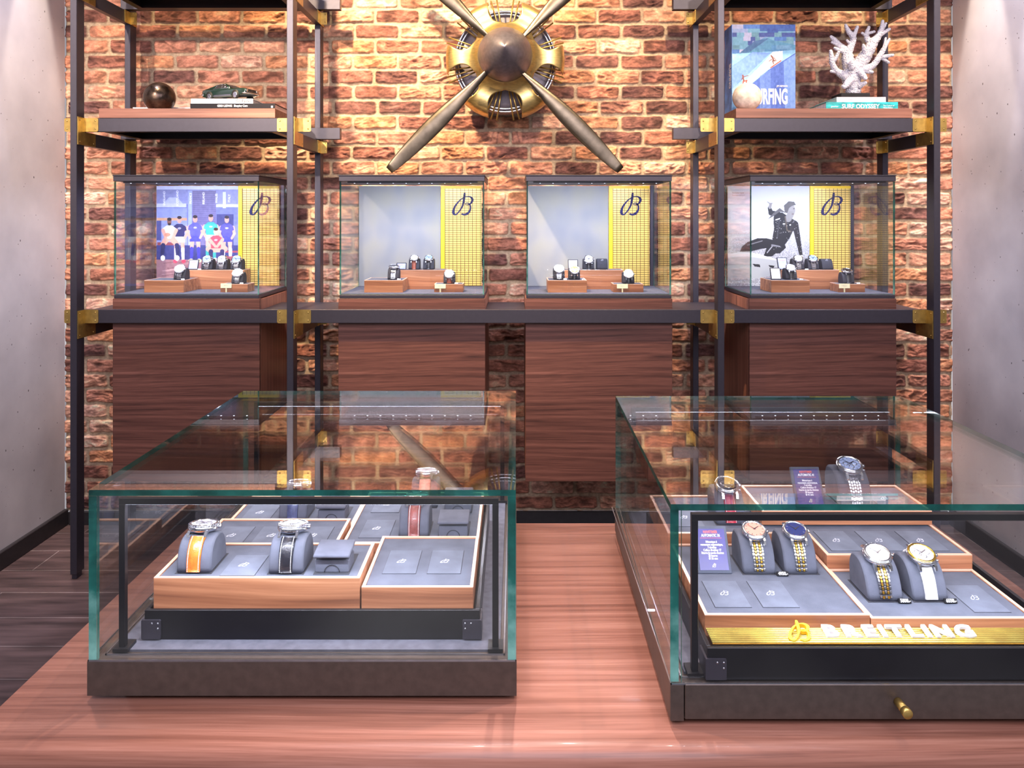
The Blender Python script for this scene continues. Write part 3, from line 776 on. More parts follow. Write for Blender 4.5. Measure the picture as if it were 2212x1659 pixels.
def make_watch(label, th, R, dial, bezel, strap, stitch=None, a=.031, h=.044, lean=0.0, group='wristwatches', chrono=True, case='chrome', small=False):
    """watch lying on a cushion whose base centre is the origin; th = place of the head on the outline"""
    t = thing('wristwatch', label, 'watch', (0, 0, 0), group)
    p, nn, d = strap_path(th, th+.001, a, h, lean, 0, 1)[0]
    up = nn; xax = Vector((1, 0, 0)); yax = up.cross(xax)   # 12 o'clock points to the back
    base = p + up*.0022
    Mh = Matrix(((xax.x, yax.x, up.x, base.x), (xax.y, yax.y, up.y, base.y), (xax.z, yax.z, up.z, base.z), (0, 0, 0, 1)))
    T = R*.46
    n = 24 if small else 40
    cm = MB().lathe([(R*.6, 0), (R*.86, .0004), (R*.97, T*.25), (R, T*.45), (R*.985, T*.75), (R*.93, T*.88)], n, 0, True, Mh, close=True)
    for sx in (-1, 1):
        for sy in (-1, 1):
            lug = [(R*.80, T*.62), (R*1.06, T*.5), (R*1.26, -.0005), (R*1.26, -.003), (R*1.12, -.001), (R*.80, T*.1)]
            lug = [(q[0]*sy, q[1]) for q in lug]
            cm.prism(lug, R*.17, 0, Mh @ M_side(sx*R*.56-(R*.085), 0, 0))
    mk('watch_case', cm, MT[case], t)
    bz = MB().lathe([(R*.93, T*.86), (R*.96, T*.92), (R*.95, T*1.02), (R*.86, T*1.10), (R*.79, T*1.05), (R*.78, T*.98)], n, 0, True, Mh)
    if bezel == 'toothed':
        for k in range(36 if not small else 20):
            an = 2*PI*k/(36 if not small else 20); bz.box(-R*.03, R*.03, -R*.02, R*.02, T*.84, T*1.04, 0, 0, 1, Mh @ Matrix.Rotation(an, 4, 'Z') @ Matrix.Translation((R*.955, 0, 0)))
    mk('bezel', bz, MT['chrome'] if bezel in ('steel', 'toothed') else MT[bezel], t)
    zd = T*.985
    dm = MB().lathe([(1e-5, zd), (R*.8, zd)], n, 0, False, Mh)
    for k in range(12):
        an = 2*PI*k/12
        dm.box(-R*.022, R*.022, R*.60, R*.74, zd, zd+.0003, 1, 0, 1, Mh @ Matrix.Rotation(an, 4, 'Z'))
    if chrono:
        for (cx, cy) in ((-.34, 0), (.34, 0), (0, -.34)):
            dm.lathe([(R*.16, zd+.00015), (R*.21, zd+.0003), (R*.22, zd+.00015)], 16, 1, True, Mh @ Matrix.Translation((cx*R, cy*R, 0)))
    mk('dial', dm, [MT[dial], MT['chrome'] if dial not in ('dial_white', 'dial_silver', 'dial_cream') else MT['satin']], t)
    for an, L, w in ((-.95, .5, .05), (.75, .68, .035)):
        mk('hand', MB().prism([(-R*w, -R*.1), (R*w, -R*.1), (R*w*.4, R*L), (-R*w*.4, R*L)], .0003, 0, Mh @ Matrix.Translation((0, 0, zd+.0006)) @ Matrix.Rotation(an, 4, 'Z')), MT['satin'] if dial.startswith('dial_w') else MT['chrome'], t)
    cr = MB().tube([Mh @ Vector((R*.98, 0, T*.5)), Mh @ Vector((R*1.15, 0, T*.5))], [R*.13, R*.13], 12)
    mk('crown', cr, MT[case], t)
    if chrono:
        for sy in (-1, 1):
            an = sy*.52
            mk('pusher', MB().tube([Mh @ Vector((R*.96*math.cos(an), R*.96*math.sin(an), T*.5)), Mh @ Vector((R*1.14*math.cos(an), R*1.14*math.sin(an), T*.5))], R*.075, 10), MT[case], t)
    # straps: front and back
    half = R*1.12/max(h, a)
    w = R*.98
    kind, mname = strap
    for side, e in (('front', .03), ('back', PI-.03)):
        path = strap_path(th-half*.82 if side == 'front' else th+half*.82, e, a, h, lean, .0004, 16)
        if kind == 'bracelet':
            b = MB()
            L = sum((path[i+1][0]-path[i][0]).length for i in range(len(path)-1))
            rows = max(3, int(L/(R*.23)))
            for r in range(rows):
                f = (r+.5)/rows*(len(path)-1); i0 = min(int(f), len(path)-2); fr = f-i0
                pp = path[i0][0].lerp(path[i0+1][0], fr); nv = path[i0][1]; dv = (path[i0+1][0]-path[i0][0]).normalized()
                Mr = Matrix(((1, dv.x, nv.x, pp.x), (0, dv.y, nv.y, pp.y), (0, dv.z, nv.z, pp.z), (0, 0, 0, 1)))
                ww = w*(1-.12*r/rows); cols = 3 if small else 5
                for cidx in range(cols):
                    x0 = -ww/2 + ww*cidx/cols; x1 = x0 + ww/cols
                    sh = (.5 if cidx % 2 else 0)*R*.1
                    b.box(x0+.0002, x1-.0002, -R*.1+sh, R*.1+sh, 0, .0024, 1 if (mname == 'two_tone' and cidx % 2) else 0, .0005, 1, Mr)
            o = mk('bracelet', b, [MT['chrome'], MT['gold']], t); 
        else:
            o = mk('strap', ribbon(MB(), path, w, w*.9, .0026), MT[mname], t, None)
            if stitch:
                s = MB()
                for i in range(len(path)-1):
                    for fr in (.1, .6):
                        pp = path[i][0].lerp(path[i+1][0], fr)+path[i][1]*.0026; qq = path[i][0].lerp(path[i+1][0], fr+.3)+path[i+1][1]*.0026
                        for sx in (-1, 1):
                            s.tube([pp+Vector((sx*w*.36, 0, 0)), qq+Vector((sx*w*.36, 0, 0))], .00045, 5)
                mk('stitching', s, MT['white'], o)
    return t
def make_cushion(label, w=.048, a=.031, h=.044, lean=0.0, mat='cushion', group='watch cushions', mark=False):
    mb = cushion_mesh(w, a, h, lean)
    t = thing('watch_cushion', label, 'cushion', (0, 0, 0), group)
    mk('pad', mb, MT[mat], t)
    if mark:
        p, nn, d = strap_path(1.05, 1.06, a, h, lean, .0004, 1)[0]
        up = nn; xax = Vector((1, 0, 0)); yax = up.cross(xax)
        mk('emblem', logo(MB(), .012, 0, Matrix(((xax.x, yax.x, up.x, p.x), (xax.y, yax.y, up.y, p.y), (xax.z, yax.z, up.z, p.z), (0, 0, 0, 1))), 0, 1, 2), MT['emboss'], t)
    return t
def put(o, loc, rz=0.0): o.location = loc; o.rotation_euler = (0, 0, rz); return o
dial_mat('dial_white', (232, 232, 238)); dial_mat('dial_silver', (196, 200, 212)); dial_mat('dial_black', (28, 28, 34)); dial_mat('dial_blue', (34, 44, 92)); dial_mat('dial_copper', (216, 146, 128)); dial_mat('dial_amber', (222, 166, 70)); dial_mat('dial_cream', (226, 214, 196)); dial_mat('dial_ice', (150, 172, 214))
strap_mat('orange_leather', (206, 104, 38), .25); strap_mat('black_leather', (26, 26, 32), .25); strap_mat('blue_leather', (66, 74, 108), .45); strap_mat('brown_leather', (120, 62, 58), .35); strap_mat('salmon_leather', (216, 140, 128), .4); strap_mat('white_leather', (226, 226, 236), .4); strap_mat('red_leather', (150, 34, 54), .3); strap_mat('tan_leather', (132, 62, 40), .35); strap_mat('rubber', (34, 34, 40), .5)

# ================================================================ TABLE AND TABLE CASES
TZ = .882
tb = thing('display_table', 'long walnut display table with rounded front edge carrying both glass cases', 'table', (.098, 1.28, 0))
pr = [(1.628, TZ), (.953, TZ)] + [(.953-.022*math.sin(k*PI/12), TZ-.022+.022*math.cos(k*PI/12)) for k in range(1, 12)] + [(.953, TZ-.044), (1.628, TZ-.044)]
mk('table_top', MB().prism(pr, .857+.661, 0, M_side(-.661, 0, 0), True), MT['tablewood'], tb)
for x in (-.45, .62):
    mk('leg_panel', MB().box(x-.12, x+.12, 1.08, 1.5, 0, TZ-.0445, bev=.004), MT['bronze'], tb)
mk('apron', MB().box(-.33, .5, 1.2, 1.22, .6, TZ-.0445), MT['bronze'], tb)

BZ0, BZ1, GZ1 = .889, .9331, 1.1557
HP = .006
def case_box(name_label, fx0, fx1, yf, bx0, bx1, yb, drawer):
    """fx0..fx1 front corners, bx0..bx1 back corners"""
    t = thing('table_vitrine', name_label, 'display case', ((fx0+fx1)/2, (yf+yb)/2, TZ))
    def ring(x0, x1, y0, X0, X1, y1, z0, z1, mb=None, mi=0):
        mb = mb or MB()
        vs = [(x0, y0, z0), (x1, y0, z0), (X1, y1, z0), (X0, y1, z0), (x0, y0, z1), (x1, y0, z1), (X1, y1, z1), (X0, y1, z1)]
        fs = [(0, 3, 2, 1), (4, 5, 6, 7), (0, 1, 5, 4), (1, 2, 6, 5), (2, 3, 7, 6), (3, 0, 4, 7)]
        return mb.add(vs, fs, mi)
    mk('foot', ring(fx0+.03, fx1-.03, yf+.03, bx0+.03, bx1-.03, yb-.03, TZ, BZ0), MT['matblack'], t)
    mk('base', ring(fx0, fx1, yf+(.006 if drawer else 0), bx0, bx1, yb, BZ0, BZ1), MT['bronze'], t)
    if drawer:
        dp = MB().box(fx0+.018, fx1-.0005, yf-.0005, yf+.0055, BZ0+.002, BZ1+.001, bev=.0008)
        d = mk('drawer_front', dp, MT['bronze'], t)
        mk('drawer_edge', MB().box(fx0, fx0+.0165, yf, yf+.0055, BZ0, BZ1), MT['bronze'], t)
        kb = MB().tube([(.472, yf-.0007, .9135), (.472, yf-.019, .9135)], .0052, 24, 0)
        kb.tube([(.472, yf-.0192, .9135), (.472, yf-.0262, .9135), (.472, yf-.027, .9135)], [.0062, .0062, .0056], 24, 0)
        mk('knob', kb, MT['brass'], d, 'round brass pull knob')
    mk('floor_pad', ring(fx0+.022, fx1-.022, yf+.024, bx0+.022, bx1-.022, yb-.022, BZ1, BZ1+.003), MT['felt'], t)
    rim = MB()
    for (o, w) in ((.0155, .0018), (.0004, .0012)):  # second ring added as the highlight along the base's outer edge
        rim = ring(fx0+o, fx1-o, yf+o, fx0+o, fx1-o, yf+o+w, BZ1, BZ1+.002, rim)
        rim.box(fx0+o, fx0+o+w, yf+o, yb-o, BZ1, BZ1+.002); rim.box(fx1-o-w, fx1-o, yf+o, yb-o, BZ1, BZ1+.002)
    mk('rim', rim, MT['satin'], t)
    G = [MT['glass'], MT['edge']]
    def paint(m, big):
        for k in range(6): m.m[k] = 0 if k in big else 1
        return m
    g = .0105; gt = .0078; z0, z1 = BZ1+.0005, GZ1-gt-.0002
    gi = g+(.003 if drawer else .0003)
    mk('front_pane', paint(ring(fx0+.001+gi, fx1-.001-gi, yf+.002, fx0+.001+gi, fx1-.001-gi, yf+.002+HP, z0, z1), (0, 1, 2, 4) if not drawer else (0, 1, 2, 4)), G, t)
    mk('back_pane', paint(ring(bx0+.001+g, bx1-.001-g, yb-.002-HP, bx0+.001+g, bx1-.001-g, yb-.002, z0, z1), (0, 1, 2, 4)), G, t)
    y0, y1 = yf+.002, yb-.002
    if drawer: y0 = yf+.0065
    mk('side_pane', paint(ring(fx0+.001, fx0+.001+g, y0, bx0+.001, bx0+.001+g, y1, z0, z1), (0, 1, 3, 5)), G, t)
    mk('side_pane', paint(ring(fx1-.001-g, fx1-.001, y0, bx1-.001-g, bx1-.001, y1, z0, z1), (0, 1, 3, 5)), G, t)
    mk('top_pane', paint(ring(fx0+.001, fx1-.001, yf+.002, bx0+.001, bx1-.001, yb-.002, GZ1-gt, GZ1), (0, 1)), G, t)
    # light frames: inverted U of square bar near the front and back panes
    for (yy, a0, a1, sgn) in ((yf+.022 if not drawer else yf+.017, fx0+.030, fx1-.024, 1), (yb-.024, bx0+.030, bx1-.024, -1)):
        b = .0082; zt = 1.1375
        m = MB().box(a0, a0+b, yy, yy+b, BZ1+.003+.004, zt-b, bev=.0004); m.box(a1-b, a1, yy, yy+b, BZ1+.007, zt-b, bev=.0004); m.box(a0, a1, yy, yy+b, zt-b, zt, bev=.0004)
        for q in (a0+b/2, a1-b/2): m.box(q-.010, q+.010, yy-.005, yy+b+.012, BZ1+.003, BZ1+.0072)
        o = mk('light_frame', m, MT['black'], t, 'thin black light frame')
        mk('light_strip', MB().box(a0+b, a1-b, yy+.002, yy+b-.002, zt-b-.0006, zt-b-.0001), MT['ledwhite'], o, 'glowing strip under the bar')
        area('case_light', ((a0+a1)/2, yy+b/2, zt-b-.0015), a1-a0-.03, .005, CASE_W, (236, 238, 255), ((a0+a1)/2, yy+b/2+sgn*.11, .96))
    return t
CASE_W = 2.1
case_box('glass table vitrine with plain dark base, on the left of the table', -.5553, .0024, 1.029, -.556, .003, 1.622, False)
case_box('glass table vitrine with brass knob and ribbed gold sign, on the right of the table', .192, .765, .9777, .199, .7665, 1.575, True)
PZ = BZ1+.003
def platform(label, x0, x1, y0, y1, zt):
    t = thing('riser_platform', label, 'riser', ((x0+x1)/2, (y0+y1)/2, PZ))
    mk('deck', MB().box(x0+.007, x1-.007, y0+.007, y1-.007, PZ, .9545), MT['matblack'], t)
    r = MB().box(x0, x1, y0, y0+.0055, PZ, zt, bev=.0006); r.box(x0, x1, y1-.0055, y1, PZ, zt, bev=.0006)
    r.box(x0, x0+.0055, y0+.0056, y1-.0056, PZ, zt, bev=.0006); r.box(x1-.0055, x1, y0+.0056, y1-.0056, PZ, zt, bev=.0006)
    mk('rail_frame', r, MT['black'], t)
    for s, x in ((1, x0), (-1, x1)):
        b = MB()
        a, c = (x-.003, x+.023) if s > 0 else (x-.023, x+.003)
        b.prism(roundrect(a, c, PZ+.002, PZ+.028, .0015), .0028, 0, M_front(0, y0-.0004, 0))
        b.box(min(x-s*.003, x-s*.0002), max(x-s*.003, x-s*.0002), y0-.0004, y0+.03, PZ+.002, PZ+.028)
        o = mk('corner_plate', b, MT['steel'], t, 'dark corner plate with three rivets')
        for (dx, dz) in ((.0115, .0235), (.0195, .0235), (.0195, .0165)): rivet(o, (x+s*dx, y0-.0032, PZ+dz), (0, -1, 0), .0016, 'satin')
    return t
platform('black riser with corner plates inside the left glass table vitrine', -.5035, -.0478, 1.0775, 1.503, .9763)
platform('black riser behind the gold sign inside the right glass table vitrine', .239, .712, .983, 1.44, .9763)

def tray(label, x0, x1, y0, y1, zt, zb=.9547, cards=(), slots=()):
    t = thing('watch_tray', label, 'tray', ((x0+x1)/2, (y0+y1)/2, zb), 'walnut watch trays')
    lip = .0045
    f = MB()
    for (a, b, c, d) in ((x0, x1, y0, y0+lip), (x0, x1, y1-lip, y1), (x0, x0+lip, y0+lip, y1-lip), (x1-lip, x1, y0+lip, y1-lip)):
        f.box(a, b, c, d, zb, zt-.0012, 0)
    mk('frame', f, MT['traywood'], t)
    l = MB()
    for (a, b, c, d) in ((x0, x1, y0, y0+lip), (x0, x1, y1-lip, y1), (x0, x0+lip, y0+lip, y1-lip), (x1-lip, x1, y0+lip, y1-lip)):
        l.box(a, b, c, d, zt-.0012, zt, 0)
    mk('lip', l, MT['traylip'], t, 'pale walnut top edge')
    mk('suede_insert', MB().box(x0+lip, x1-lip, y0+lip, y1-lip, zb+.002, zt-.0025), MT['suede'], t, 'grey suede insert')
    for (cx, cy, w, d) in cards:
        zc = zt-.0025
        g = MB().box(cx-w/2-.0005, cx+w/2+.0005, cy-d/2-.0005, cy+d/2+.0005, zc, zc+.0003)
        c = mk('cover_card', MB().box(cx-w/2, cx+w/2, cy-d/2, cy+d/2, zc+.0003, zc+.0008), MT['suede_card'], t, 'blank cover card with embossed emblem')
        mk('card_gap', g, MT['groove'], c)
        mk('emblem', logo(MB(), .0135, .0003, Matrix.Translation((cx-.002, cy+.002, zc+.0008)), 0, 1.0, 2), MT['emboss'], c)
    for (cx, cy, w, d) in slots:
        zc = zt-.0025
        mk('slot', MB().box(cx-w/2, cx+w/2, cy-d/2, cy+d/2, zc, zc+.0004), MT['groove'], t)
    return t
W0, D0 = .0475, .071
Zt = {}
# left case
Zt['fl'] = 1.0179; tray('tall walnut tray with orange and black strap watches, front left of the left vitrine', -.4934, -.2119, 1.083, 1.200, 1.0179,
     cards=[(-.3835, 1.1265, W0, .066)], slots=[(-.4466, 1.1335, .051, .068), (-.318, 1.1315, .051, .068), (-.2545, 1.1315, .05, .068)])
tray('empty walnut tray with two cover cards, front right of the left vitrine', -.2095, -.057, 1.083, 1.256, 1.0053, cards=[(-.165, 1.167, W0, .078), (-.1012, 1.167, W0, .078)])
tray('walnut tray with three blank cards behind the orange strap watch', -.4934, -.2765, 1.2015, 1.3355, 1.003, cards=[(-.452, 1.268, .05, .074), (-.388, 1.268, .05, .074), (-.322, 1.268, .05, .074)])
tray('walnut tray with the blue strap watch, back left of the left vitrine', -.4934, -.2765, 1.337, 1.49, .987, cards=[(-.452, 1.41, .05, .074)], slots=[(-.3855, 1.406, .051, .068), (-.318, 1.406, .05, .068)])
tray('large walnut tray with brown and salmon strap watches, back right of the left vitrine', -.2735, -.0577, 1.2575, 1.49, .994, cards=[(-.2285, 1.32, .049, .075), (-.2285, 1.43, .049, .075)], slots=[(-.164, 1.318, .051, .068), (-.164, 1.448, .051, .068), (-.1, 1.318, .05, .068), (-.1, 1.425, .05, .068)])
# right case
tray('walnut tray with navy card stand and two bracelet watches, behind the gold sign', .2467, .461, 1.029, 1.2535, .9944, cards=[(.2905, 1.0905, .048, .076), (.354, 1.0905, .048, .076)], slots=[(.356, 1.183, .051, .068), (.417, 1.183, .051, .068)])
tray('walnut tray with a two-tone and a white strap watch, front right of the right vitrine', .4625, .677, 1.029, 1.1735, .990, cards=[(.6325, 1.0865, .048, .076)], slots=[(.5055, 1.1095, .051, .068), (.567, 1.1095, .051, .068)])
tray('walnut tray with three blank cover cards in the right vitrine', .4625, .678, 1.1745, 1.4105, 1.0105, cards=[(.501, 1.230, .0475, .074), (.567, 1.230, .0475, .074), (.631, 1.230, .0475, .074)])
tray('walnut tray with the red strap watch, back left of the right vitrine', .2425, .4615, 1.2545, 1.4265, 1.0105, cards=[(.285, 1.325, .048, .076)], slots=[(.354, 1.326, .051, .068)])
tray('thin walnut tray stacked on top at the back of the right vitrine', .4015, .678, 1.288, 1.411, 1.0337, 1.0108, cards=[(.630, 1.348, .048, .075)], slots=[(.566, 1.345, .054, .072)])
SU = .0022   # suede below the lip
def cush_at(label, x, yfront, z, a=.031, **kw):
    c = make_cushion(label, a=a, **kw); put(c, (x, yfront+a, z)); return c
ZFL, ZML, ZRL, ZMR = 1.0179-SU, 1.003-SU, .987-SU, .994-SU
TH_UP = math.radians(97); TH_FR = math.radians(72)
def watch_pair(cl, wl, x, yfront, z, th, R, dial, bezel, strap, stitch=None, a=.031, h=.044, lean=0.0, chrono=True, w=.048):
    cush_at(cl, x, yfront, z, a, h=h, lean=lean, w=w)
    o = make_watch(wl, th, R, dial, bezel, strap, stitch, a, h, lean, 'wristwatches', chrono); put(o, (x, yfront+a, z)); return o
watch_pair('grey cushion under the orange strap watch', 'steel watch on orange crocodile strap in the front left tray', -.4466, 1.1014, ZFL, TH_UP, .0215, 'dial_silver', 'toothed', ('strap', 'orange_leather'), True)
watch_pair('grey cushion under the black white-stitched strap watch', 'steel watch on black strap with bold white stitching', -.318, 1.099, ZFL, TH_UP, .0215, 'dial_black', 'toothed', ('strap', 'black_leather'), True)
watch_pair('grey cushion under the blue strap watch', 'steel watch on dark blue leather strap, back left of the left vitrine', -.3855, 1.374, ZRL, TH_UP, .0205, 'dial_blue', 'toothed', ('strap', 'blue_leather'), None)
watch_pair('grey cushion under the brown strap watch', 'steel watch on brown leather strap with white stitching', -.164, 1.286, ZMR, TH_UP, .0215, 'dial_cream', 'steel', ('strap', 'brown_leather'), True)
watch_pair('grey cushion under the salmon strap watch', 'steel watch on salmon pink leather strap, at the back of the left vitrine', -.162, 1.416, ZMR, TH_UP, .021, 'dial_silver', 'toothed', ('strap', 'salmon_leather'), None)
ZRF, ZRR, ZRA, ZRB = .9944-SU, .990-SU, 1.0105-SU, 1.0337-SU
watch_pair('grey cushion under the copper dial watch', 'two-tone bracelet watch with copper pink dial', .356, 1.151, ZRF, TH_FR, .0183, 'dial_copper', 'steel', ('bracelet', 'two_tone'), None, h=.047, lean=.25, chrono=False)
watch_pair('grey cushion under the blue dial watch', 'bracelet watch with dark blue dial, beside the copper dial one', .417, 1.151, ZRF, TH_FR, .0183, 'dial_blue', 'steel', ('bracelet', 'two_tone'), None, h=.047, lean=.25, chrono=False)
watch_pair('grey cushion under the white dial two-tone watch', 'white dial watch on a gold and steel bracelet, front right tray', .5055, 1.078, ZRR, TH_FR, .0192, 'dial_white', 'steel', ('bracelet', 'two_tone'), None, h=.047, lean=.25, chrono=False)
watch_pair('grey cushion under the white strap watch', 'white dial watch on plain white leather strap', .567, 1.078, ZRR, TH_FR, .0192, 'dial_white', 'gold', ('strap', 'white_leather'), None, h=.047, lean=.25, chrono=True)
watch_pair('grey cushion under the red strap watch', 'steel watch with dark dial on red leather strap', .354, 1.294, ZRA, TH_FR, .0205, 'dial_black', 'steel', ('strap', 'red_leather'), True, h=.05, lean=.25)
watch_pair('grey cushion under the large bracelet watch on the stacked tray', 'large steel bracelet watch with ice blue dial on the stacked tray', .566, 1.309, ZRB, TH_FR, .0215, 'dial_ice', 'steel', ('bracelet', 'steel'), None, a=.034, h=.054, lean=.25, w=.054)

def holder(label, x, y, z):
    t = thing('empty_watch_holder', label, 'holder', (x, y, z), 'empty watch holders')
    b = MB().box(x-.0235, x+.0235, y-.018, y+.018, z, z+.017, bev=.001)
    mk('block', b, MT['cushion'], t)
    vs = [(x-.0235, y-.018, z+.0172), (x+.0235, y-.018, z+.0172), (x+.0235, y+.018, z+.024), (x-.0235, y+.018, z+.024), (x-.012, y+.004, z+.0172), (x+.012, y+.004, z+.0172)]
    mk('neck', MB().box(x-.016, x+.016, y-.010, y+.016, z+.0172, z+.024), MT['cushion_dark'], t)
    m = Matrix.Translation((x, y, z+.0265)) @ Matrix.Rotation(math.radians(7), 4, 'X')
    mk('flap', MB().box(-.0255, .0255, -.024, .020, -.0022, .0028, 0, .002, 2, m), MT['cushion'], t)
    arc = [Vector((x+.0105*math.cos(a), y-.0184, z+.0005+.0105*math.sin(a))) for a in [PI*k/12 for k in range(13)]]
    mk('thumb_notch', MB().tube(arc, .0006, 6), MT['groove'], t)
    return t
holder('empty watch holder with raised flap beside the black strap watch', -.2545, 1.1215, ZFL)
holder('empty watch holder with raised flap beside the blue strap watch', -.318, 1.392, ZRL)
holder('empty watch holder with raised flap beside the brown strap watch', -.1, 1.304, ZMR)
holder('empty watch holder with raised flap behind the one beside the brown strap watch', -.1, 1.412, ZMR)

def price_tag(label, s, x, y, z, sc=1.0, dark=True):
    t = thing('price_tag', label, 'price tag', (x, y, z), 'price tags')
    w, h = .0165*sc, .0062*sc
    m = Matrix.Translation((x, y, z)) @ Matrix.Rotation(math.radians(-28), 4, 'X')
    mk('block', MB().box(-w/2, w/2, -.0006, .004*sc, .0001, h, 0, .0005*sc, 1, m @ Matrix.Translation((0, 0, .0012))), MT['matblack'] if dark else MT['white'], t)
    if dark:
        tm = text(MB(), s, h*.98, m @ M_front(0, -.0011, h*.5+.0012), .0002, .9, .025); mk('lettering', tm, MT['white'], t)
    return t
price_tag('black price tag 6350.- beside the red strap watch', '6350.-', .381, 1.279, ZRA)
price_tag('black price tag 4950.- between the copper and blue dial watches', '4950.-', .387, 1.142, ZRF)
price_tag('black price tag 5800.- beside the two-tone white dial watch', '5800.-', .528, 1.070, ZRR)
price_tag('black price tag 6550.- beside the white strap watch', '6550.-', .590, 1.070, ZRR)

def info_stand(label, x, y, z, w=.049, h=.068, tilt=35, lines=None, big=True, col='navycard', framecol='suede'):
    t = thing('information_stand', label, 'card stand', (x, y, z), 'information stands')
    m = Matrix.Translation((x, y, z+.0008)) @ Matrix.Rotation(math.radians(-tilt), 4, 'X')
    mk('easel', MB().box(-w/2, w/2, 0, .006, 0, h, 0, .0015, 2, m), MT[framecol], t)
    mk('prop_leg', MB().box(-.006, .006, .0064, .0085, -h*.02, h*.55, 0, 0, 1, m @ Matrix.Translation((0, .0, h*.3)) @ Matrix.Rotation(0, 4, 'X')), MT[framecol], t)
    k = .08*w
    c = mk('card', MB().box(-w/2+k, w/2-k, -.0006, -.0001, k*1.1, h-k*1.1, 0, 0, 1, m), MT[col], t)
    if lines:
        Q = lambda X, Z: m @ M_front(X, -.0009, Z)
        fs = h*.075
        tm = text(MB(), lines[0], fs*1.05, Q(0, h*.865), 0, .8, .03); mk('title', tm, MT['red'], c)
        tm = text(MB(), lines[1], fs*1.05, Q(0, h*.79), 0, .75, .03)
        mk('rule', MB().box(-w*.32, w*.32, -.0009, -.0007, h*.735, h*.741, 0, 0, 1, m), MT['red'], c)
        for i, s in enumerate(lines[2:]): text(tm, s, fs*.9, Q(0, h*.655-i*h*.058), 0, .62 if len(s) > 22 else .75, .02)
        mk('lettering', tm, MT['white'], c)
        mk('emblem', logo(MB(), h*.085, 0, Q(0, h*.17), 0, 1, 2), MT['cream'], c)
    return t
L1 = ['NAVITIMER', 'AUTOMATIC 36', 'Mécanique à', 'remontage automatique,', '3 aiguilles', 'Calibre Breitling 17', 'Réserve de marche d\'environ', '38 heures', 'Ø 36 mm']
info_stand('grey card stand with navy printed card beside the copper dial watch', .291, 1.151, ZRF, .050, .066, 33, L1)
L2 = list(L1); L2[1] = 'AUTOMATIC 41'; L2[-1] = 'Ø 41 mm'
info_stand('grey card stand with navy printed card on the stacked tray', .489, 1.305, ZRB, .049, .066, 30, L2)

# gold sign
sg = thing('brand_sign', 'ribbed gold sign strip with white BREITLING letters and yellow emblem', 'sign', (.49, 1.008, .9765))
m = MB()
for k in range(8):
    y = .9915 + k*.0046
    m.tube([(.2475, y+.0016, .9778), (.7, y+.0016, .9778)], .0016, 10)
m.box(.2475, .7, .9903, 1.0268, .9766, .9772, 1)
mk('ribbed_plate', m, [plain('gold_ribs', (246, 214, 112), .25, .75), plain('gold_base', (150, 108, 24), .5, .4)], sg)  # rib highlights and darker gaps put into the two golds
Mt = Matrix.Translation
let = 'BREITLING'; wd = {'B': 1, 'R': 1, 'E': .88, 'I': .42, 'T': .9, 'L': .85, 'N': 1.08, 'G': 1.12}
tot = sum(wd[c] for c in let); xx = .3895; span = .1985
for c in let:
    cw = wd[c]/tot*span
    tm = text(MB(), c, .0285, Mt((xx+cw/2, 1.0105, .9813)) @ Matrix.Rotation(math.radians(12), 4, 'X'), .0018, 1.14, .034); mk('letter', tm, MT['white'], sg, 'white raised letter'); xx += cw
mk('emblem', logo(MB(), .033, .005, Mt((.3605, 1.0095, .9805)) @ Matrix.Rotation(math.radians(16), 4, 'X'), 0, 1.15, 5), MT['yellow'], sg, 'yellow raised script emblem')
# ================================================================ INSIDE THE WALL VITRINES
VF = VZ1-.001
def block(label, x0, x1, y0, y1, zt):
    t = thing('display_block', label, 'display block', ((x0+x1)/2, (y0+y1)/2, VF), 'walnut blocks in the vitrines')
    mk('body', MB().box(x0, x1, y0, y1, VF+.0002, zt-.002, bev=.0006), MT['traywood'], t)
    l = MB().box(x0, x1, y0, y0+.004, zt-.002, zt); l.box(x0, x1, y1-.004, y1, zt-.002, zt); l.box(x0, x0+.004, y0+.004, y1-.004, zt-.002, zt); l.box(x1-.004, x1, y0+.004, y1-.004, zt-.002, zt)
    mk('lip', l, MT['traylip'], t)
    mk('suede_top', MB().box(x0+.004, x1-.004, y0+.004, y1-.004, zt-.002, zt-.0008), MT['cushion'], t)
VL = ['team poster vitrine', 'left grey-panel vitrine', 'right grey-panel vitrine', 'surfer poster vitrine']
ZA, ZB, ZC = 1.2357, 1.271, 1.218
offA = [(-.211, -.038), (-.2165, -.048), (-.216, -.046), (-.2, -.032)]
offB = [(-.1, .172), (-.1, .128), (-.14, .135), (-.1, .161)]
offC = [(.117, .237), (.088, .214), (.072, .204), (.098, .216)]
for i, c in enumerate(PEDX):
    block(f'walnut block at front left inside the {VL[i]}', c+offA[i][0], c+offA[i][1], 3.466, 3.622, ZA)
    block(f'tallest walnut block, at the back of the {VL[i]}', c+offB[i][0], c+offB[i][1], 3.6235, 3.71, ZB)
    block(f'lowest walnut block, at front right inside the {VL[i]}', c+offC[i][0], c+offC[i][1], 3.48, 3.572, ZC)
YA, YB, YC = 3.502, 3.632, 3.50
_seen = {}
def _short(w):
    return ' '.join(w.replace('the ', '').replace(' watch ', ' ').replace('watch ', '').split()[:11])
def vw(vi, x, y, z, what, dial, strap, th=52, R=.0225, bezel='toothed', stitch=None, chrono=True):
    key = (dial, bezel, strap, stitch, th)
    c = dup(vcush, (x, y+.029, z+.0002), 0, 'dark cushion under the '+_short(what))
    if key in _seen: dup(_seen[key], (x, y+.029, z+.0002), 0, what)
    else:
        o = make_watch(what, math.radians(th), R, dial, bezel, strap, stitch, .029, .05, .12, 'watches in the wall vitrines', chrono, small=True)
        put(o, (x, y+.029, z+.0002)); _seen[key] = o
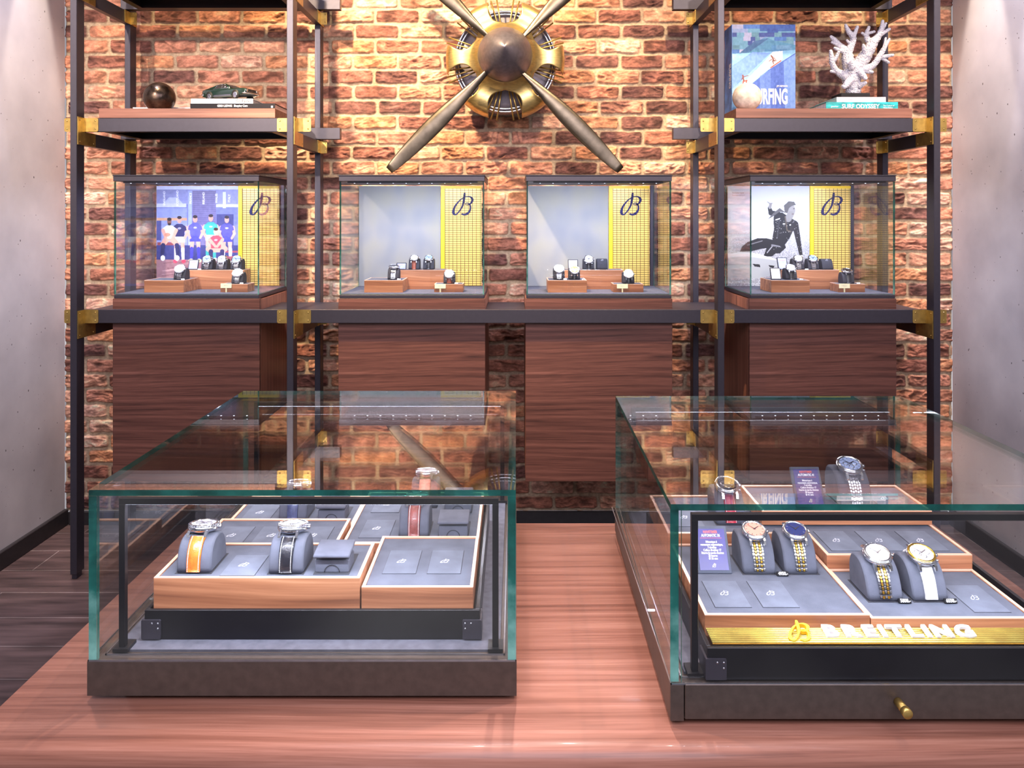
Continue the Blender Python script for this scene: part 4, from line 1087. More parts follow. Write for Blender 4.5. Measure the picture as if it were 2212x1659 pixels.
vcush = make_cushion('blank dark cushion at the right end of the back block in the surfer vitrine', .05, .029, .05, .12, 'cushion_dark', 'cushions in the wall vitrines', True)
za, zb_, zc = ZA-.0008, ZB-.0008, ZC-.0008
put(vcush, (1.436, YB+.029, zb_))
dup(vcush, (.402, YB+.029, zb_), 0, 'blank dark cushion on the back block of the right grey-panel vitrine')
ST = ('bracelet', 'steel')
vw(0, -1.484, YA, za, 'steel bracelet watch on the front left block beneath the team poster', 'dial_silver', ST)
vw(0, -1.414, YB, zb_, 'steel bracelet watch beside the card on the back block under the team poster', 'dial_ice', ST)
vw(0, -1.346, YB, zb_, 'middle steel bracelet watch on the back block under the team poster', 'dial_silver', ST)
vw(0, -1.279, YB, zb_, 'steel bracelet watch nearest the yellow grille, on the block under the team poster', 'dial_ice', ST)
vw(0, -1.228, YC, zc, 'steel bracelet watch above the cream plaque in the team poster vitrine', 'dial_silver', ST)
vw(1, -.538, YA, za, 'watch on dark steel bracelet, front left block of the left grey-panel vitrine', 'dial_black', ST, 78)
vw(1, -.4626, YB, zb_, 'white dial watch on tan leather strap, back block of the left grey-panel vitrine', 'dial_white', ('strap', 'tan_leather'), 66, .0215, 'steel', None, False)
vw(1, -.396, YB, zb_, 'ice dial watch on black leather strap, back block of the left grey-panel vitrine', 'dial_ice', ('strap', 'black_leather'), 66, .0215, 'steel')
vw(1, -.2905, YC, zc, 'silver dial watch on tan strap above the plaque in the left grey-panel vitrine', 'dial_silver', ('strap', 'tan_leather'), 46)
vw(2, .196, YA, za, 'black dial bracelet watch on the front block of the right grey-panel vitrine', 'dial_black', ST)
vw(2, .264, YA, za, 'amber dial watch on black strap in the right grey-panel vitrine', 'dial_amber', ('strap', 'black_leather'), 46)
vw(2, .3396, YB, zb_, 'silver dial watch on black strap beside the blank cushion, right grey-panel vitrine', 'dial_silver', ('strap', 'black_leather'), 52)
vw(2, .504, YC, zc, 'silver dial watch on black strap above the plaque in the right grey-panel vitrine', 'dial_silver', ('strap', 'black_leather'), 46)
vw(3, 1.224, YA, za, 'white dial watch on rubber strap beside the card, front block of the surfer vitrine', 'dial_white', ('strap', 'rubber'), 62)
vw(3, 1.303, YB, zb_, 'white dial bracelet watch on the back block, first from the cards in the surfer vitrine', 'dial_white', ST, 60)
vw(3, 1.371, YB, zb_, 'ice dial bracelet watch beside the blank cushion in the surfer vitrine', 'dial_ice', ST, 60)
vw(3, 1.476, YC, zc, 'dark dial watch on rubber strap above the plaque in the surfer vitrine', 'dial_black', ('strap', 'rubber'), 75)
MT['cardblue'] = plain('pale_blue_card', (150, 156, 196), .4)
MT['cardwhite'] = plain('pale_printed_card', (222, 220, 236), .4)
def vcard(label, x, y, z, h, col):
    t = info_stand(label, x, y, z, .046, h, 22, None, False, col, 'cushion_dark')
    m = Matrix.Translation((x, y, z+.0008)) @ Matrix.Rotation(math.radians(-22), 4, 'X')
    mk('print_rule', MB().box(-.014, .014, -.001, -.0008, h*.72, h*.745, 0, 0, 1, m), MT['red'], t)
vcard('small blue-grey card stand on the back block in the team poster vitrine', -1.478, YB+.004, zb_, .05, 'cardblue')
vcard('small blue-grey card stand on the back block in the left grey-panel vitrine', -.521, YB+.004, zb_, .034, 'cardblue')
vcard('small blue-grey card stand behind the amber dial watch', .268, YB+.004, zb_, .05, 'cardwhite')
vcard('white card stand in dark frame on the front left block of the surfer vitrine', 1.1575, YA+.004, za, .055, 'cardwhite')
vcard('pale blue card stand on the back block of the surfer vitrine', 1.232, YB+.004, zb_, .06, 'cardblue')
for i, (x, zc_) in enumerate(((-1.266, 1.211), (-.327, 1.209), (.472, 1.209), (1.446, 1.21))):
    t = thing('cream_plaque', f'small cream plaque leaning on the lowest block of the {VL[i]}', 'plaque', (x, 3.475, VF), 'cream plaques')
    m = Matrix.Translation((x, 3.4762, zc_)) @ Matrix.Rotation(math.radians(-5), 4, 'X')
    mk('plate', MB().box(-.024, .024, -.001, .001, -.010, .010, 0, .0004, 1, m), MT['cream'], t)
    mk('stem', MB().box(x-.003, x+.003, 3.4762, 3.4788, VF+.0003, zc_-.006), MT['cream'], t)
    tm = text(MB(), 'BREITLING' if i != 3 else 'SUPEROCEAN', .0048, m @ M_front(0, -.0013, 0), 0, .8, .0); mk('lettering', tm, MT['satin'], t)
tg = price_tag('tiny white price tag beside the watch on the front left block, team poster vitrine', '', -1.463, YA-.012, za, .9, False)
for (x, y, z, lab) in ((-1.205, YC-.008, zc, 'on the lowest block of the team poster vitrine'), (-1.444, YB-.006, zb_, 'on the back block of the team poster vitrine'),
        (-.511, YA-.012, za, 'on the front block of the left grey-panel vitrine'), (-.258, YC-.008, zc, 'on the lowest block of the left grey-panel vitrine'),
        (.222, YA-.012, za, 'between the two front watches of the right grey-panel vitrine'), (.303, YA-.012, za, 'beside the amber dial watch'),
        (1.262, YA-.012, za, 'on the front block of the surfer vitrine'), (1.337, YB-.006, zb_, 'on the back block of the surfer vitrine'), (1.515, YC-.008, zc, 'on the lowest block of the surfer vitrine')):
    dup(tg, (x, y, z), 0, f'tiny white price tag {lab}')

# ================================================================ SHELF DECORATION
SZ = LV[1]+.0575+.0415+.0003
def ball(name, label, c, r, mat):
    mb = MB(); mb.sphere((c[0], c[1], c[2]), r, 64, 40)
    return solo(name, mb, mat, label, 'ball', base=(c[0], c[1], c[2]-r))
def ballmat():
    nt = NT('dark_polished_metal'); b = pbsdf(nt, .22, .85, .5)
    n = nt.n('TexNoise'); n.inputs['Scale'].default_value = 26; n.inputs['Detail'].default_value = 5; nt.l(nt.coords(), n.inputs['Vector'])
    r = nt.ramp([(.3, (36, 28, 24)), (.6, (84, 70, 60)), (.8, (120, 100, 82))]); nt.l(n.outputs[0], r.inputs[0]); nt.l(r.outputs[0], b.inputs['Base Color'])
    r2 = nt.ramp([(.3, (120, 120, 120)), (.7, (165, 165, 165))]); nt.l(n.outputs[0], r2.inputs[0]); nt.l(r2.outputs[0], b.inputs['Roughness'])
    n2 = nt.n('TexNoise'); n2.inputs['Scale'].default_value = 60; nt.l(nt.coords(), n2.inputs['Vector'])
    bp = nt.n('Bump'); bp.inputs['Strength'].default_value = .25; bp.inputs['Distance'].default_value = .002; nt.l(n2.outputs[0], bp.inputs['Height']); nt.l(bp.outputs[0], b.inputs['Normal'])
    return nt.m
ball('metal_ball', 'dark bronze metal ball on the left shelf', (-1.579, 3.522, SZ+.0683), .0683, ballmat())
ball('stone_ball', 'cream speckled stone ball in front of the surfing book', (1.0145, 3.462, SZ+.062), .062, plain('cream_stone', (222, 208, 190), .5, 0, .4, .08, 45, .2, 160))
def book(name, label, x0, x1, y0, y1, z, th, cover, pages, spine_text=(), cat='book', sp=.0022):
    t = thing(name, label, cat, ((x0+x1)/2, (y0+y1)/2, z))
    c = MB(); c.box(x0, x1, y0, y1, z, z+sp); c.box(x0, x1, y0, y1, z+th-sp, z+th); c.box(x0, x1, y0, y0+sp, z+sp, z+th-sp)
    mk('cover', c, MT[cover], t)
    mk('page_block', MB().box(x0+.004, x1-.004, y0+sp+.0002, y1-.004, z+sp, z+th-sp), MT[pages], t, 'off-white page edges')
    if spine_text:
        for (s, size, fx, fz, mat, xs, bold) in spine_text:
            tm = text(MB(), s, size, M_front(x0+(x1-x0)*fx, y0-.0006, z+th*fz), 0, xs, bold); mk('lettering', tm, MT[mat], t)
    return t
MT['pages'] = plain('page_edges', (226, 216, 204), .8, 0, .2, .05, 400, 0, 300, (.02, .02, 1))
MT['bookblack'] = plain('black_cover', (18, 16, 24), .6, 0, .25); MT['bookwhite'] = plain('white_cover', (226, 226, 234), .35)
MT['teal'] = plain('teal_wave_cover', (40, 146, 150), .35, 0, .4, .22, 22, 0, 300, (1, 1, 3))
MT['greyprint'] = plain('grey_ink', (150, 160, 178), .5)
book('hardcover_book', 'white hardcover book lying behind the bronze ball on the left shelf', -1.735, -1.44, 3.60, 3.72, SZ, .0365, 'bookwhite', 'pages')
tb1 = book('hardcover_book', 'large black hardcover book lying under the white one on the left shelf', -1.4085, -1.0408, 3.44, 3.71, SZ, .0311, 'bookblack', 'pages')
tm = textfit(MB(), 'GERD LUDWIG', M_front(0, 3.4394, 0), -1.2908, -1.2269, 1.9902, 2.0002, .03); textfit(tm, 'Sleeping Cars', M_front(0, 3.4394, 0), -1.2196, -1.16, 1.988, 2.0002, .02); mk('lettering', tm, MT['white'], tb1)
tb1b = MB().box(-1.0575, -1.0495, 3.4385, 3.4395, SZ+.012, SZ+.021); mk('publisher_mark', tb1b, MT['white'], tb1)
gf = book('hardcover_book', 'white hardcover book lying beneath the green model car', -1.4085, -1.139, 3.447, 3.64, SZ+.0314, .0217, 'bookwhite', 'pages')
tm = textfit(MB(), 'Go Faster', M_front(0, 3.4464, 0), -1.2132, -1.145, SZ+.0364, SZ+.0494, .01); mk('lettering', tm, MT['bookblack'], gf)
book('hardcover_book', 'teal hardcover book at the bottom of the pair under the white coral', 1.355, 1.668, 3.45, 3.71, SZ, .0388, 'teal', 'bookwhite',
     [('SURF ODYSSEY', .0265, .48, .5, 'white', .92, .02), ('gestalten', .009, .12, .5, 'white', 1, 0), ('The Culture of', .008, .87, .6, 'white', 1, 0), ('Wave Riding', .008, .86, .36, 'white', 1, 0)])
book('hardcover_book', 'white hardcover book lying on the teal one, under the white coral', 1.4025, 1.616, 3.452, 3.70, SZ+.0391, .0217, 'bookwhite', 'pages',
     [('SURF TRAVEL', .0145, .18, .5, 'greyprint', .85, .0), ('THE COMPLETE GUIDE', .0055, .46, .5, 'greyprint', 1, 0), ('orange hippo', .006, .9, .5, 'greyprint', .9, 0)])
# large upright book
def surf_cover():
    p = Paint(137, 181, 1.5, (128, 160, 224))
    T = lambda x, y: ((x/5.027+1540-1579.8), (y/5.027+30-54.3))
    def poly(pts, c, a=1.0): p.poly([T(*q) for q in pts], c, a)
    def rect(x0, y0, x1, y1, c, a=1.0): p.rect(*T(x0, y0), *T(x1, y1), c, a)
    def seg(a, b, r, c): p.seg(T(*a), T(*b), r/5.027, r/5.027, c)
    cols = [(36, 78, 158), (70, 120, 190), (188, 184, 206), (110, 168, 186), (60, 110, 176), (150, 166, 200), (98, 150, 160), (44, 66, 140)]
    for r in range(7):
        x = 200
        while x < 890:
            w = random.choice([50, 80, 120, 170]); rect(x, 122+r*42, x+w, 168+r*42, random.choice(cols[:6] if r < 2 else cols[2:]), .9); x += w
    rect(500, 122, 890, 190, (32, 74, 156), .8)
    poly([(200, 480), (330, 380), (420, 320), (560, 250), (640, 280), (890, 330), (890, 400), (200, 800)], (74, 140, 176), .75)
    poly([(200, 470), (440, 290), (600, 260), (420, 380), (200, 540)], (48, 92, 140), .8)
    poly([(200, 420), (890, 380), (890, 440), (200, 900)], (150, 206, 236), .8)
    poly([(200, 540), (420, 400), (620, 410), (200, 780)], (104, 140, 214), .8)
    poly([(200, 830), (560, 490), (640, 400), (750, 390), (750, 470), (560, 600), (380, 740), (240, 850), (200, 860)], (238, 238, 246))
    poly([(200, 870), (380, 750), (600, 580), (890, 410), (890, 1035), (200, 1035)], (70, 100, 184))
    poly([(500, 640), (620, 580), (620, 1035), (500, 1035)], (112, 146, 214), .6); poly([(760, 500), (890, 420), (890, 1035), (780, 1035)], (128, 168, 224), .6); poly([(200, 900), (430, 760), (460, 1035), (200, 1035)], (110, 160, 220), .7)
    R = (206, 82, 66); B = (120, 64, 52)
    seg((620, 560), (730, 490), 6, R); seg((650, 520), (640, 490), 6, B); seg((640, 490), (665, 490), 6, B); seg((650, 485), (640, 455), 8, B); seg((635, 455), (625, 440), 8, B); seg((640, 470), (600, 495), 4, B); seg((655, 460), (680, 490), 4, B)
    seg((310, 760), (320, 700), 7, R); seg((320, 700), (360, 690), 7, R); seg((355, 690), (350, 730), 6, R); seg((325, 690), (315, 655), 8, B); seg((318, 655), (375, 640), 4, B); seg((318, 660), (300, 680), 4, B); seg((316, 645), (314, 640), 9, B)
    p.noise(44, .25, .2, 44); return p
bx0, bx1, by0, by1, bz1 = .974, 1.259, 3.556, 3.68, SZ+.402
sb = thing('hardcover_book', 'large upright blue SURFING book with a painted wave cover on the right shelf', 'book', ((bx0+bx1)/2, 3.6, SZ))
MT['surfblue'] = plain('blue_spine', (82, 128, 200), .4, 0, .4, .16, 14)
c = MB().box(bx0, bx1, by0, by0+.004, SZ, bz1); c.box(bx0, bx1, by1-.004, by1, SZ, bz1); c.box(bx0, bx0+.004, by0+.0041, by1-.0041, SZ, bz1)
mk('cover', c, MT['surfblue'], sb)
mk('page_block', MB().box(bx0+.0045, bx1-.005, by0+.0043, by1-.0043, SZ+.003, bz1-.004), MT['pages'], sb)
surf_cover().mesh('cover_print', bx0+.002, bx1, by0-.0006, SZ, bz1, MT['print'], sb)
hh = bz1-SZ
tm = textfit(MB(), 'SURFING', M_front(0, by0-.0014, 0), 1.066, 1.2235, 2.0169, 2.0896, .035); mk('title', tm, MT['white'], sb)
tm = textfit(MB(), 'JIM HEIMANN', M_front(0, by0-.0014, 0), 1.174, 1.2235, 2.0935, 2.104, .02); mk('author_line', tm, MT['white'], sb)
Ms = Matrix(((0, 0, -1, bx0-.0008), (0, -1, 0, by0+.028), (-1, 0, 0, SZ+.175), (0, 0, 0, 1)))
tm = text(MB(), 'SURFING', .045, Ms @ Matrix.Rotation(0, 4, 'Z'), 0, .62, .03); mk('spine_title', tm, MT['white'], sb)

# ---- coral
cor = thing('coral_ornament', 'white branching coral ornament on a black base, on two books', 'ornament', (1.49, 3.53, SZ+.0612))
zc0 = SZ+.0391+.0217+.0003
mk('base', MB().box(1.428, 1.556, 3.47, 3.575, zc0, zc0+.021, bev=.002), MT['matblack'], cor)
cm = MB()
Yc = 3.52; sc = F/Yc
def cp(x, y, d): 
    px, py = x/5.027+1540, y/5.027+30
    return Vector((wx(px, Yc), Yc+d, wz(py, Yc)))
br_ = [[(1528,885,75,0),(1520,800,80,0),(1505,720,95,0),(1515,640,100,0),(1520,580,80,0)],
 [(1470,690,62,-.005),(1350,640,36,-.012),(1290,575,31,-.016),(1270,480,26,-.02),(1258,415,17,-.022)], [(1280,540,22,-.016),(1310,490,21,-.025),(1335,430,16,-.03)], [(1350,640,22,-.012),(1265,632,15,-.018)],
 [(1505,640,72,.005),(1480,500,66,.012),(1465,400,50,.018),(1400,340,36,.022),(1340,270,28,.024),(1308,235,17,.026)], [(1400,340,20,.022),(1305,303,14,.012)], [(1450,400,26,.016),(1380,395,22,.004),(1318,373,15,-.004)],
 [(1470,430,52,.015),(1515,330,36,.008),(1528,255,32,.004),(1475,190,26,.002),(1442,122,16,0)], [(1530,250,24,.004),(1562,145,17,-.006)], [(1510,330,20,.008),(1455,288,13,0)],
 [(1540,620,76,0),(1620,500,70,-.008),(1680,400,62,-.014),(1722,320,50,-.016),(1770,260,36,-.018),(1808,180,28,-.02),(1818,92,17,-.022)], [(1800,235,24,-.018),(1885,182,16,-.028)], [(1812,190,20,-.02),(1864,112,14,-.012)],
 [(1705,330,40,-.012),(1668,240,28,.002),(1702,142,17,.008)], [(1672,245,20,.002),(1612,212,13,-.008)], [(1690,210,18,.004),(1765,186,14,.012)],
 [(1590,620,52,-.01),(1700,580,34,-.026),(1762,490,31,-.034),(1802,420,26,-.038),(1832,360,20,-.04),(1868,298,13,-.042)], [(1772,490,24,-.034),(1905,468,15,-.042)], [(1790,490,22,-.034),(1874,542,14,-.03)], [(1610,620,28,-.012),(1695,645,18,-.03)], [(1815,400,18,-.038),(1842,280,11,-.03)],
 [(1480,600,40,-.03),(1430,540,26,-.048),(1405,560,16,-.055)], [(1550,640,40,-.035),(1600,720,24,-.05)], [(1480,720,50,-.02),(1400,800,30,-.035),(1370,800,16,-.04)], [(1560,790,40,-.02),(1615,765,20,-.035)], [(1640,470,34,-.02),(1600,380,22,-.036),(1590,360,14,-.04)]]
for b in br_:
    P = catmull([(q[0], q[1], q[2], q[3]) for q in b], 9)
    pts = [cp(q[0], q[1], q[3]) for q in P]; rad = [max(q[2], 8)/5.027/sc for q in P]
    e = (pts[-1]-pts[-2]).normalized()*rad[-1]
    pts += [pts[-1]+e*.6, pts[-1]+e*.95]; rad += [rad[-1]*.8, rad[-1]*.3]
    cm.tube(pts, rad, 18, jitter=.13)
nt = NT('white_coral'); b = pbsdf(nt, .8, 0, .3); b.inputs['Base Color'].default_value = rgba((232, 230, 238))
v = nt.n('TexVoronoi'); v.inputs['Scale'].default_value = 190; nt.l(nt.coords(), v.inputs['Vector'])
r = nt.ramp([(0, (248, 246, 250)), (.6, (196, 192, 204))]); nt.l(v.outputs['Distance'], r.inputs[0]); nt.l(r.outputs[0], b.inputs['Base Color'])
bp = nt.n('Bump'); bp.inputs['Strength'].default_value = 1; bp.inputs['Distance'].default_value = .004; bp.invert = True; nt.l(v.outputs['Distance'], bp.inputs['Height']); nt.l(bp.outputs[0], b.inputs['Normal'])
mk('branches', cm, nt.m, cor, 'knobbly white coral branches')

# ---- model car
MT['cargreen'] = plain('dark_green_paint', (24, 48, 40), .18, .3, .6, .03, coat=1.0)
MT['carglass'] = plain('tinted_window', (46, 44, 48), .08, 0, .8)
MT['tyre'] = plain('black_rubber', (18, 18, 20), .6)
car = thing('model_car', 'dark green fastback model car with silver side stripe on the white book', 'model car', (0, 0, 0))
def loft(mb, secs, mi=0, n=6):
    rings = []
    for (x, z0, z1, w0, w1) in secs:
        ring = []
        r = min(.008, (z1-z0)*.45)
        for (cy, cz, a0) in ((w1-r, z1-r, 0), (-(w1-r), z1-r, 90), (-(w0-r*.6), z0+r*.6, 180), (w0-r*.6, z0+r*.6, 270)):
            rr = r if cz > (z0+z1)/2 else r*.6
            for k in range(4):
                a = math.radians(a0+30*k); ring.append((x, cy+rr*math.cos(a), cz+rr*math.sin(a)))
        rings.append(ring)
    m = len(rings[0]); vs = [p for rg in rings for p in rg]; fs = []
    for i in range(len(rings)-1):
        for k in range(m): fs.append((i*m+k, (i+1)*m+k, (i+1)*m+(k+1) % m, i*m+(k+1) % m))
    fs.append(tuple(range(m))); fs.append(tuple((len(rings)-1)*m+k for k in range(m))[::-1])
    return mb.add(vs, fs, mi, True)
body = loft(MB(), [(-.128, .022, .044, .038, .040), (-.12, .016, .0475, .044, .043), (-.1, .013, .049, .0475, .045), (-.06, .012, .0475, .0485, .046), (0, .012, .046, .0485, .046), (.04, .012, .0455, .0485, .046), (.08, .012, .0445, .048, .0455), (.112, .015, .043, .046, .044), (.126, .02, .041, .044, .042), (.132, .026, .038, .042, .040)])
mk('car_body', body, MT['cargreen'], car)
cab = loft(MB(), [(-.112, .040, .0495, .040, .038), (-.08, .040, .057, .043, .036), (-.045, .040, .0655, .0445, .034), (-.015, .040, .068, .0445, .0335), (.008, .040, .0665, .0445, .034), (.02, .040, .060, .0445, .036), (.042, .040, .0462, .0445, .041)])
mk('cabin', cab, MT['cargreen'], car)
for s in (-1, 1):
    g = MB(); P = [(-.05, .0485), (.03, .0475), (.012, .0615), (-.006, .0640), (-.036, .0628)]
    def yy(z): return .0445 + (.0338-.0445)*(z-.040)/(.068-.040)
    vs = [(x, s*(yy(z)+.0007), z) for x, z in P]; g.add(vs, [tuple(range(5))], 0)
    o = mk('side_window', g, MT['carglass'], car)
    vs = []
    fr = MB()
    for k in range(5):
        a, b2 = P[k], P[(k+1) % 5]; fr.tube([(a[0], s*(yy(a[1])+.001), a[1]), (b2[0], s*(yy(b2[1])+.001), b2[1])], .0006, 6)
    fr.tube([(-.006, s*(yy(.064)+.001), .064), (-.008, s*(yy(.048)+.001), .048)], .0006, 6)
    mk('window_trim', fr, MT['chrome'], o)
    mk('side_stripe', MB().box(-.05, .052, min(s*.0484, s*.0492), max(s*.0484, s*.0492), .0145, .0205), MT['satin'], car, 'silver lower side stripe')
    for x in (-.076, .078):
        ar = MB().tube([(x, s*.0445, .0175), (x, s*.0491, .0175)], .0198, 28); mk('wheel_arch', ar, MT['tyre'], car)
        w = MB().tube([(x, s*.038, .0165), (x, s*.040, .0165), (x, s*.0493, .0165), (x, s*.0505, .0165)], [.015, .0165, .0165, .0152], 32)
        wo = mk('wheel', w, MT['tyre'], car)
        rm = MB().lathe([(.0112, 0), (.0106, .0006), (.0085, .0002), (.0035, .0008), (1e-5, .0014)], 24, 0, True, Matrix.Translation((x, s*.0506, .0165)) @ Matrix.Rotation(-s*PI/2, 4, 'X'))
        for k in range(5):
            rm.box(.003, .0105, -.0012, .0012, .0003, .0014, 0, 0, 1, Matrix.Translation((x, s*.0506, .0165)) @ Matrix.Rotation(-s*PI/2, 4, 'X') @ Matrix.Rotation(2*PI*k/5, 4, 'Z'))
        mk('rim', rm, MT['chrome'], wo)
    mk('mirror', MB().box(.018, .024, min(s*.046, s*.052), max(s*.046, s*.052), .049, .053, 0, .001), MT['chrome'], car)
    mk('headlight', MB().lathe([(.0062, 0), (.0058, .0012), (.003, .0018), (1e-5, .002)], 20, 0, True, Matrix.Translation((.1315, s*.0315, .0325)) @ Matrix.Rotation(PI/2, 4, 'Y')), MT['chrome'], car)
ws = MB(); ws.add([(.0415, -.0375, .0487), (.0415, .0375, .0487), (.0225, .0335, .0612), (.0225, -.0335, .0612)], [(0, 1, 2, 3)]); mk('windscreen', ws, MT['carglass'], car)
mk('grille', MB().box(.1318, .1332, -.024, .024, .027, .0375), MT['tyre'], car)
mk('grille_frame', MB().box(.1325, .134, -.0245, .0245, .0370, .0383).box(.1325, .134, -.0245, .0245, .0262, .0275).box(.1330, .1345, -.008, .008, .0315, .0335), MT['chrome'], car)
mk('front_bumper', MB().tube([(.118, -.0475, .0222), (.131, -.045, .0222), (.1375, -.03, .0222), (.1385, 0, .0222), (.1375, .03, .0222), (.131, .045, .0222), (.118, .0475, .0222)], .0026, 10), MT['chrome'], car)
mk('rear_bumper', MB().tube([(-.112, -.047, .0262), (-.127, -.043, .0262), (-.1315, 0, .0262), (-.127, .043, .0262), (-.112, .047, .0262)], .0026, 10), MT['chrome'], car)
car.location = (-1.268, 3.525, SZ+.0314+.0217+.0003); car.rotation_euler = (0, 0, math.radians(-24)); car.scale = (.97, .97, 1.1)

# ================================================================ PROPELLER
HX, HZ = -.0445, 2.2426
pr = thing('aircraft_propeller', 'bronze four-blade propeller with brass radial engine cowl mounted on the brick wall', 'propeller', (HX, 3.9, HZ))
Mp = Matrix(((1, 0, 0, HX), (0, 0, -1, 0), (0, 1, 0, HZ), (0, 0, 0, 1)))   # local z points to the viewer; z = -Y
def A(prof): return [(r, -y) for r, y in prof]
mk('engine_block', MB().lathe(A([(1e-5, 3.9), (.12, 3.9), (.2, 3.89), (.238, 3.84), (.243, 3.76), (.238, 3.735), (.20, 3.728), (.1, 3.70), (1e-5, 3.70)][::-1]), 64, 0, True, Mp), MT['spinner'], pr, 'dark grey drum behind the cowl')
mk('wall_mount', MB().lathe(A([(1e-5, 3.86), (.07, 3.86), (.07, 3.9075), (1e-5, 3.9075)]), 32, 0, True, Mp), MT['black'], pr)
for r in (.222, .236):
    ring = [Vector((HX+r*math.cos(2*PI*k/72), 3.722, HZ+r*math.sin(2*PI*k/72))) for k in range(73)]
    mk('exhaust_ring', MB().tube(ring, .0045, 10), MT['chrome'], pr, 'polished steel ring')
# brass cowl with six U-shaped openings
prof = catmull([(.100, 3.560), (.122, 3.567), (.138, 3.588), (.158, 3.606), (.185, 3.613), (.215, 3.614), (.240, 3.620), (.258, 3.632), (.270, 3.652), (.276, 3.68), (.277, 3.72)], 4)
def halfw(r):
    r0, Rc = .156, .078
    if r <= r0: return 0
    if r < r0+Rc: return Rc*math.sqrt(max(0, 1-((r0+Rc-r)/Rc)**2))
    return Rc
cw = MB(); NA = 14
for arm in range(6):
    th0 = PI/3*arm
    vs = []; fs = []
    for (r, y) in prof:
        ha = PI/6 - math.asin(min(.98, halfw(r)/r)) - (0 if halfw(r) else 1e-5)
        for k in range(NA+1):
            a = th0 - ha + 2*ha*k/NA
            vs.append((r*math.cos(a), r*math.sin(a), -y))
    for i in range(len(prof)-1):
        for k in range(NA): fs.append((i*(NA+1)+k, (i+1)*(NA+1)+k, (i+1)*(NA+1)+k+1, i*(NA+1)+k+1))
    cw.add(vs, fs, 0, True, Mp)
co = mk('cowl', cw, MT['cowl'], pr, 'flared brass cowl with six openings')
sm = co.modifiers.new('thickness', 'SOLIDIFY'); sm.thickness = .004; sm.offset = -1
wm = co.modifiers.new('weld', 'WELD'); wm.merge_threshold = .0008
bpy.context.view_layer.objects.active = co
for k in range(6):
    th = PI/6 + PI/3*k
    for d in (-19.5, -13.5, -8, 8, 13.5, 19.5):
        a0 = th + math.radians(d*.86); a1 = th + math.radians(d)
        r0, r1 = .135, (.283 if abs(d) < 15 else .277)
        p0 = Vector((HX+r0*math.cos(a0), 3.672, HZ+r0*math.sin(a0))); p1 = Vector((HX+r1*math.cos(a1), 3.69, HZ+r1*math.sin(a1)))
        mk('pushrod', MB().tube([p0, p1], .0036, 8), MT['brass'], pr, 'thin brass rod')
spf = catmull([(.1175, 3.600), (.1222, 3.585), (.1226, 3.565), (.119, 3.54), (.108, 3.508), (.088, 3.470), (.060, 3.432), (.030, 3.402), (.008, 3.3855), (1e-5, 3.383)], 4)
mk('spinner', MB().lathe(A([(1e-5, 3.6005)]+[tuple(q) for q in spf]), 64, 0, True, Mp), MT['spinner'], pr, 'dark pointed nose spinner')
for k in range(4):
    ang = PI/4 + PI/2*k
    Mb = Mp @ Matrix.Rotation(ang, 4, 'Z')
    secs = []
    for i in range(29):
        t = i/28; r = .088 + (.735-.088)*t
        wv = .014 + .066*(math.sin(min(1, t/.55)*PI/2)**1.25 if t < .55 else math.cos((t-.55)/.45*PI/2*.78)**.85)
        if t > .985: wv *= .92
        th_ = max(.004, .013*(1-t)**.6 + .0105*math.sin(PI*min(1, t*1.15))*.5)
        tw = math.radians(58*(1-t)**1.5 - 2)
        secs.append((r, wv, th_, tw))
    vs = []; fs = []; NS = 20
    for (r, wv, th_, tw) in secs:
        for q in range(NS):
            a = 2*PI*q/NS
            cx_ = .5*wv*math.cos(a); cz_ = th_*math.sin(a)*(1-.25*math.cos(a))
            y_ = cx_*math.cos(tw*.55) - cz_*math.sin(tw*.55); z_ = cx_*math.sin(tw*.55)*.5 + cz_*math.cos(tw*.55)
            vs.append((r, y_, -3.556+z_))
    for i in range(len(secs)-1):
        for q in range(NS): fs.append((i*NS+q, (i+1)*NS+q, (i+1)*NS+(q+1) % NS, i*NS+(q+1) % NS))
    fs.append(tuple(range(NS))); fs.append(tuple((len(secs)-1)*NS+q for q in range(NS))[::-1])
    mk('blade', MB().add(vs, fs, 0, True, Mb), MT['prop'], pr, 'tapered bronze propeller blade')

# ================================================================ LIGHT AND CAMERA
WORLD = .6
WARM = (255, 222, 176); NEUT = (255, 236, 220); COOL = (224, 226, 255)
spot('wall_spot', (-1.0, 2.45, 3.5), (-.35, 3.9, 1.9), 640, WARM, 62, .6, .03)
spot('wall_spot', (.75, 2.55, 3.5), (.25, 3.9, 1.9), 190, WARM, 58, .6, .03)
spot('wall_spot', (-2.05, .6, 3.05), (-1.45, 3.9, 1.95), 470, NEUT, 38, .6, .03)
spot('wall_spot', (1.75, 2.6, 3.5), (1.45, 3.9, 1.9), 185, WARM, 56, .6, .03)
spot('wall_spot', (1.9, .6, 3.05), (1.4, 3.9, 1.95), 200, NEUT, 36, .6, .03)
spot('wall_spot', (-1.5, 2.6, 3.5), (-1.55, 3.9, 1.4), 150, WARM, 60, .6, .03)
spot('wall_spot', (.0, .7, 3.1), (-.05, 3.9, 2.0), 150, NEUT, 36, .6, .03)
LAV = (238, 234, 255)
for sx, xw in ((-1, XL), (1, XR)):
    spot('concrete_spot', (xw-sx*.45, 3.0, 3.5), (xw, 3.3, 1.5), 150, LAV, 60, .7, .05)
    spot('concrete_spot', (xw-sx*.13, 3.62, 3.25), (xw-sx*.03, 3.66, 1.2), 130, NEUT, 26, .35, .015)
    spot('concrete_spot', (xw-sx*.12, 3.2, 3.25), (xw-sx*.02, 3.18, 1.0), 120, LAV, 24, .35, .015)
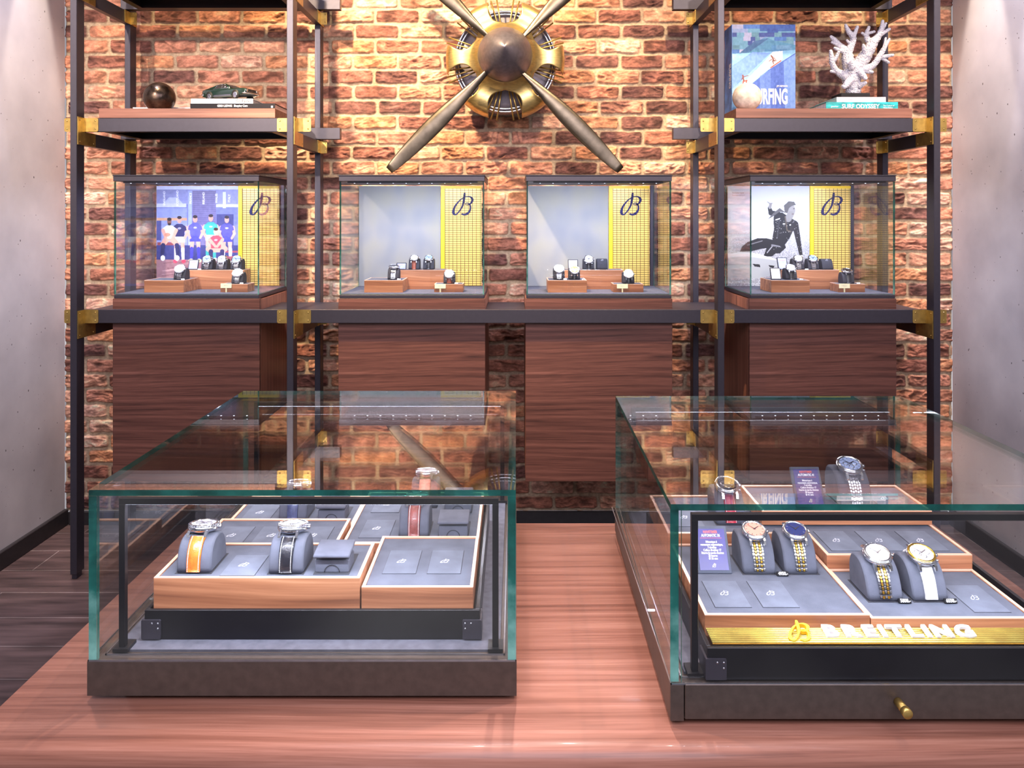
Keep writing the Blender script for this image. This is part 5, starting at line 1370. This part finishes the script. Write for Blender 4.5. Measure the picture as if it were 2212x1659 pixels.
spot('table_spot', (.05, 2.3, 3.5), (.1, 1.15, .88), 250, (255, 228, 218), 46, .5, .02)
spot('table_spot', (-.9, 1.5, 3.4), (-.35, 1.1, .88), 120, (255, 224, 210), 40, .5, .02)
spot('table_spot', (1.1, 1.6, 3.4), (.3, 1.1, .88), 120, (255, 224, 210), 40, .5, .02)
area('room_fill', (0, -.6, 2.9), 3.6, 1.6, 130, (240, 232, 250), (0, 3.4, .9))
w = bpy.data.worlds.new('shop'); bpy.context.scene.world = w; w.use_nodes = True
wt = w.node_tree; bgn = wt.nodes['Background']
# noise backdrop for the unseen shop; bright patches made up for metal reflections
tcw = wt.nodes.new('ShaderNodeTexCoord'); nw = wt.nodes.new('ShaderNodeTexNoise'); nw.inputs['Scale'].default_value = 3.2; nw.inputs['Detail'].default_value = 2
wt.links.new(tcw.outputs['Generated'], nw.inputs['Vector'])
rw = wt.nodes.new('ShaderNodeValToRGB'); e = rw.color_ramp.elements
e[0].position = .42; e[0].color = rgba((104, 98, 118)); e[1].position = .66; e[1].color = rgba((255, 250, 255))
wt.links.new(nw.outputs[0], rw.inputs[0]); wt.links.new(rw.outputs[0], bgn.inputs[0]); bgn.inputs[1].default_value = WORLD
cam = bpy.data.cameras.new('camera'); co_ = bpy.data.objects.new('camera', cam); C.objects.link(co_)
cam.sensor_width = 36; cam.lens = F/2212*36; cam.clip_start = .02
co_.location = (0, 0, EYE); co_.rotation_euler = (PI/2, 0, 0)
cam.shift_x = (1106-CX)/2212; cam.shift_y = -(829.5-CY)/2212
sc_ = bpy.context.scene
sc_.camera = co_
sc_.cycles.max_bounces = 10; sc_.cycles.diffuse_bounces = 3; sc_.cycles.glossy_bounces = 5; sc_.cycles.transmission_bounces = 4; sc_.cycles.transparent_max_bounces = 28
sc_.cycles.sample_clamp_indirect = 5; sc_.cycles.caustics_reflective = False; sc_.cycles.caustics_refractive = False
sc_.view_settings.view_transform = 'Standard'; sc_.view_settings.look = 'None'; sc_.view_settings.exposure = 0.1

sc_.cycles.adaptive_threshold = .02
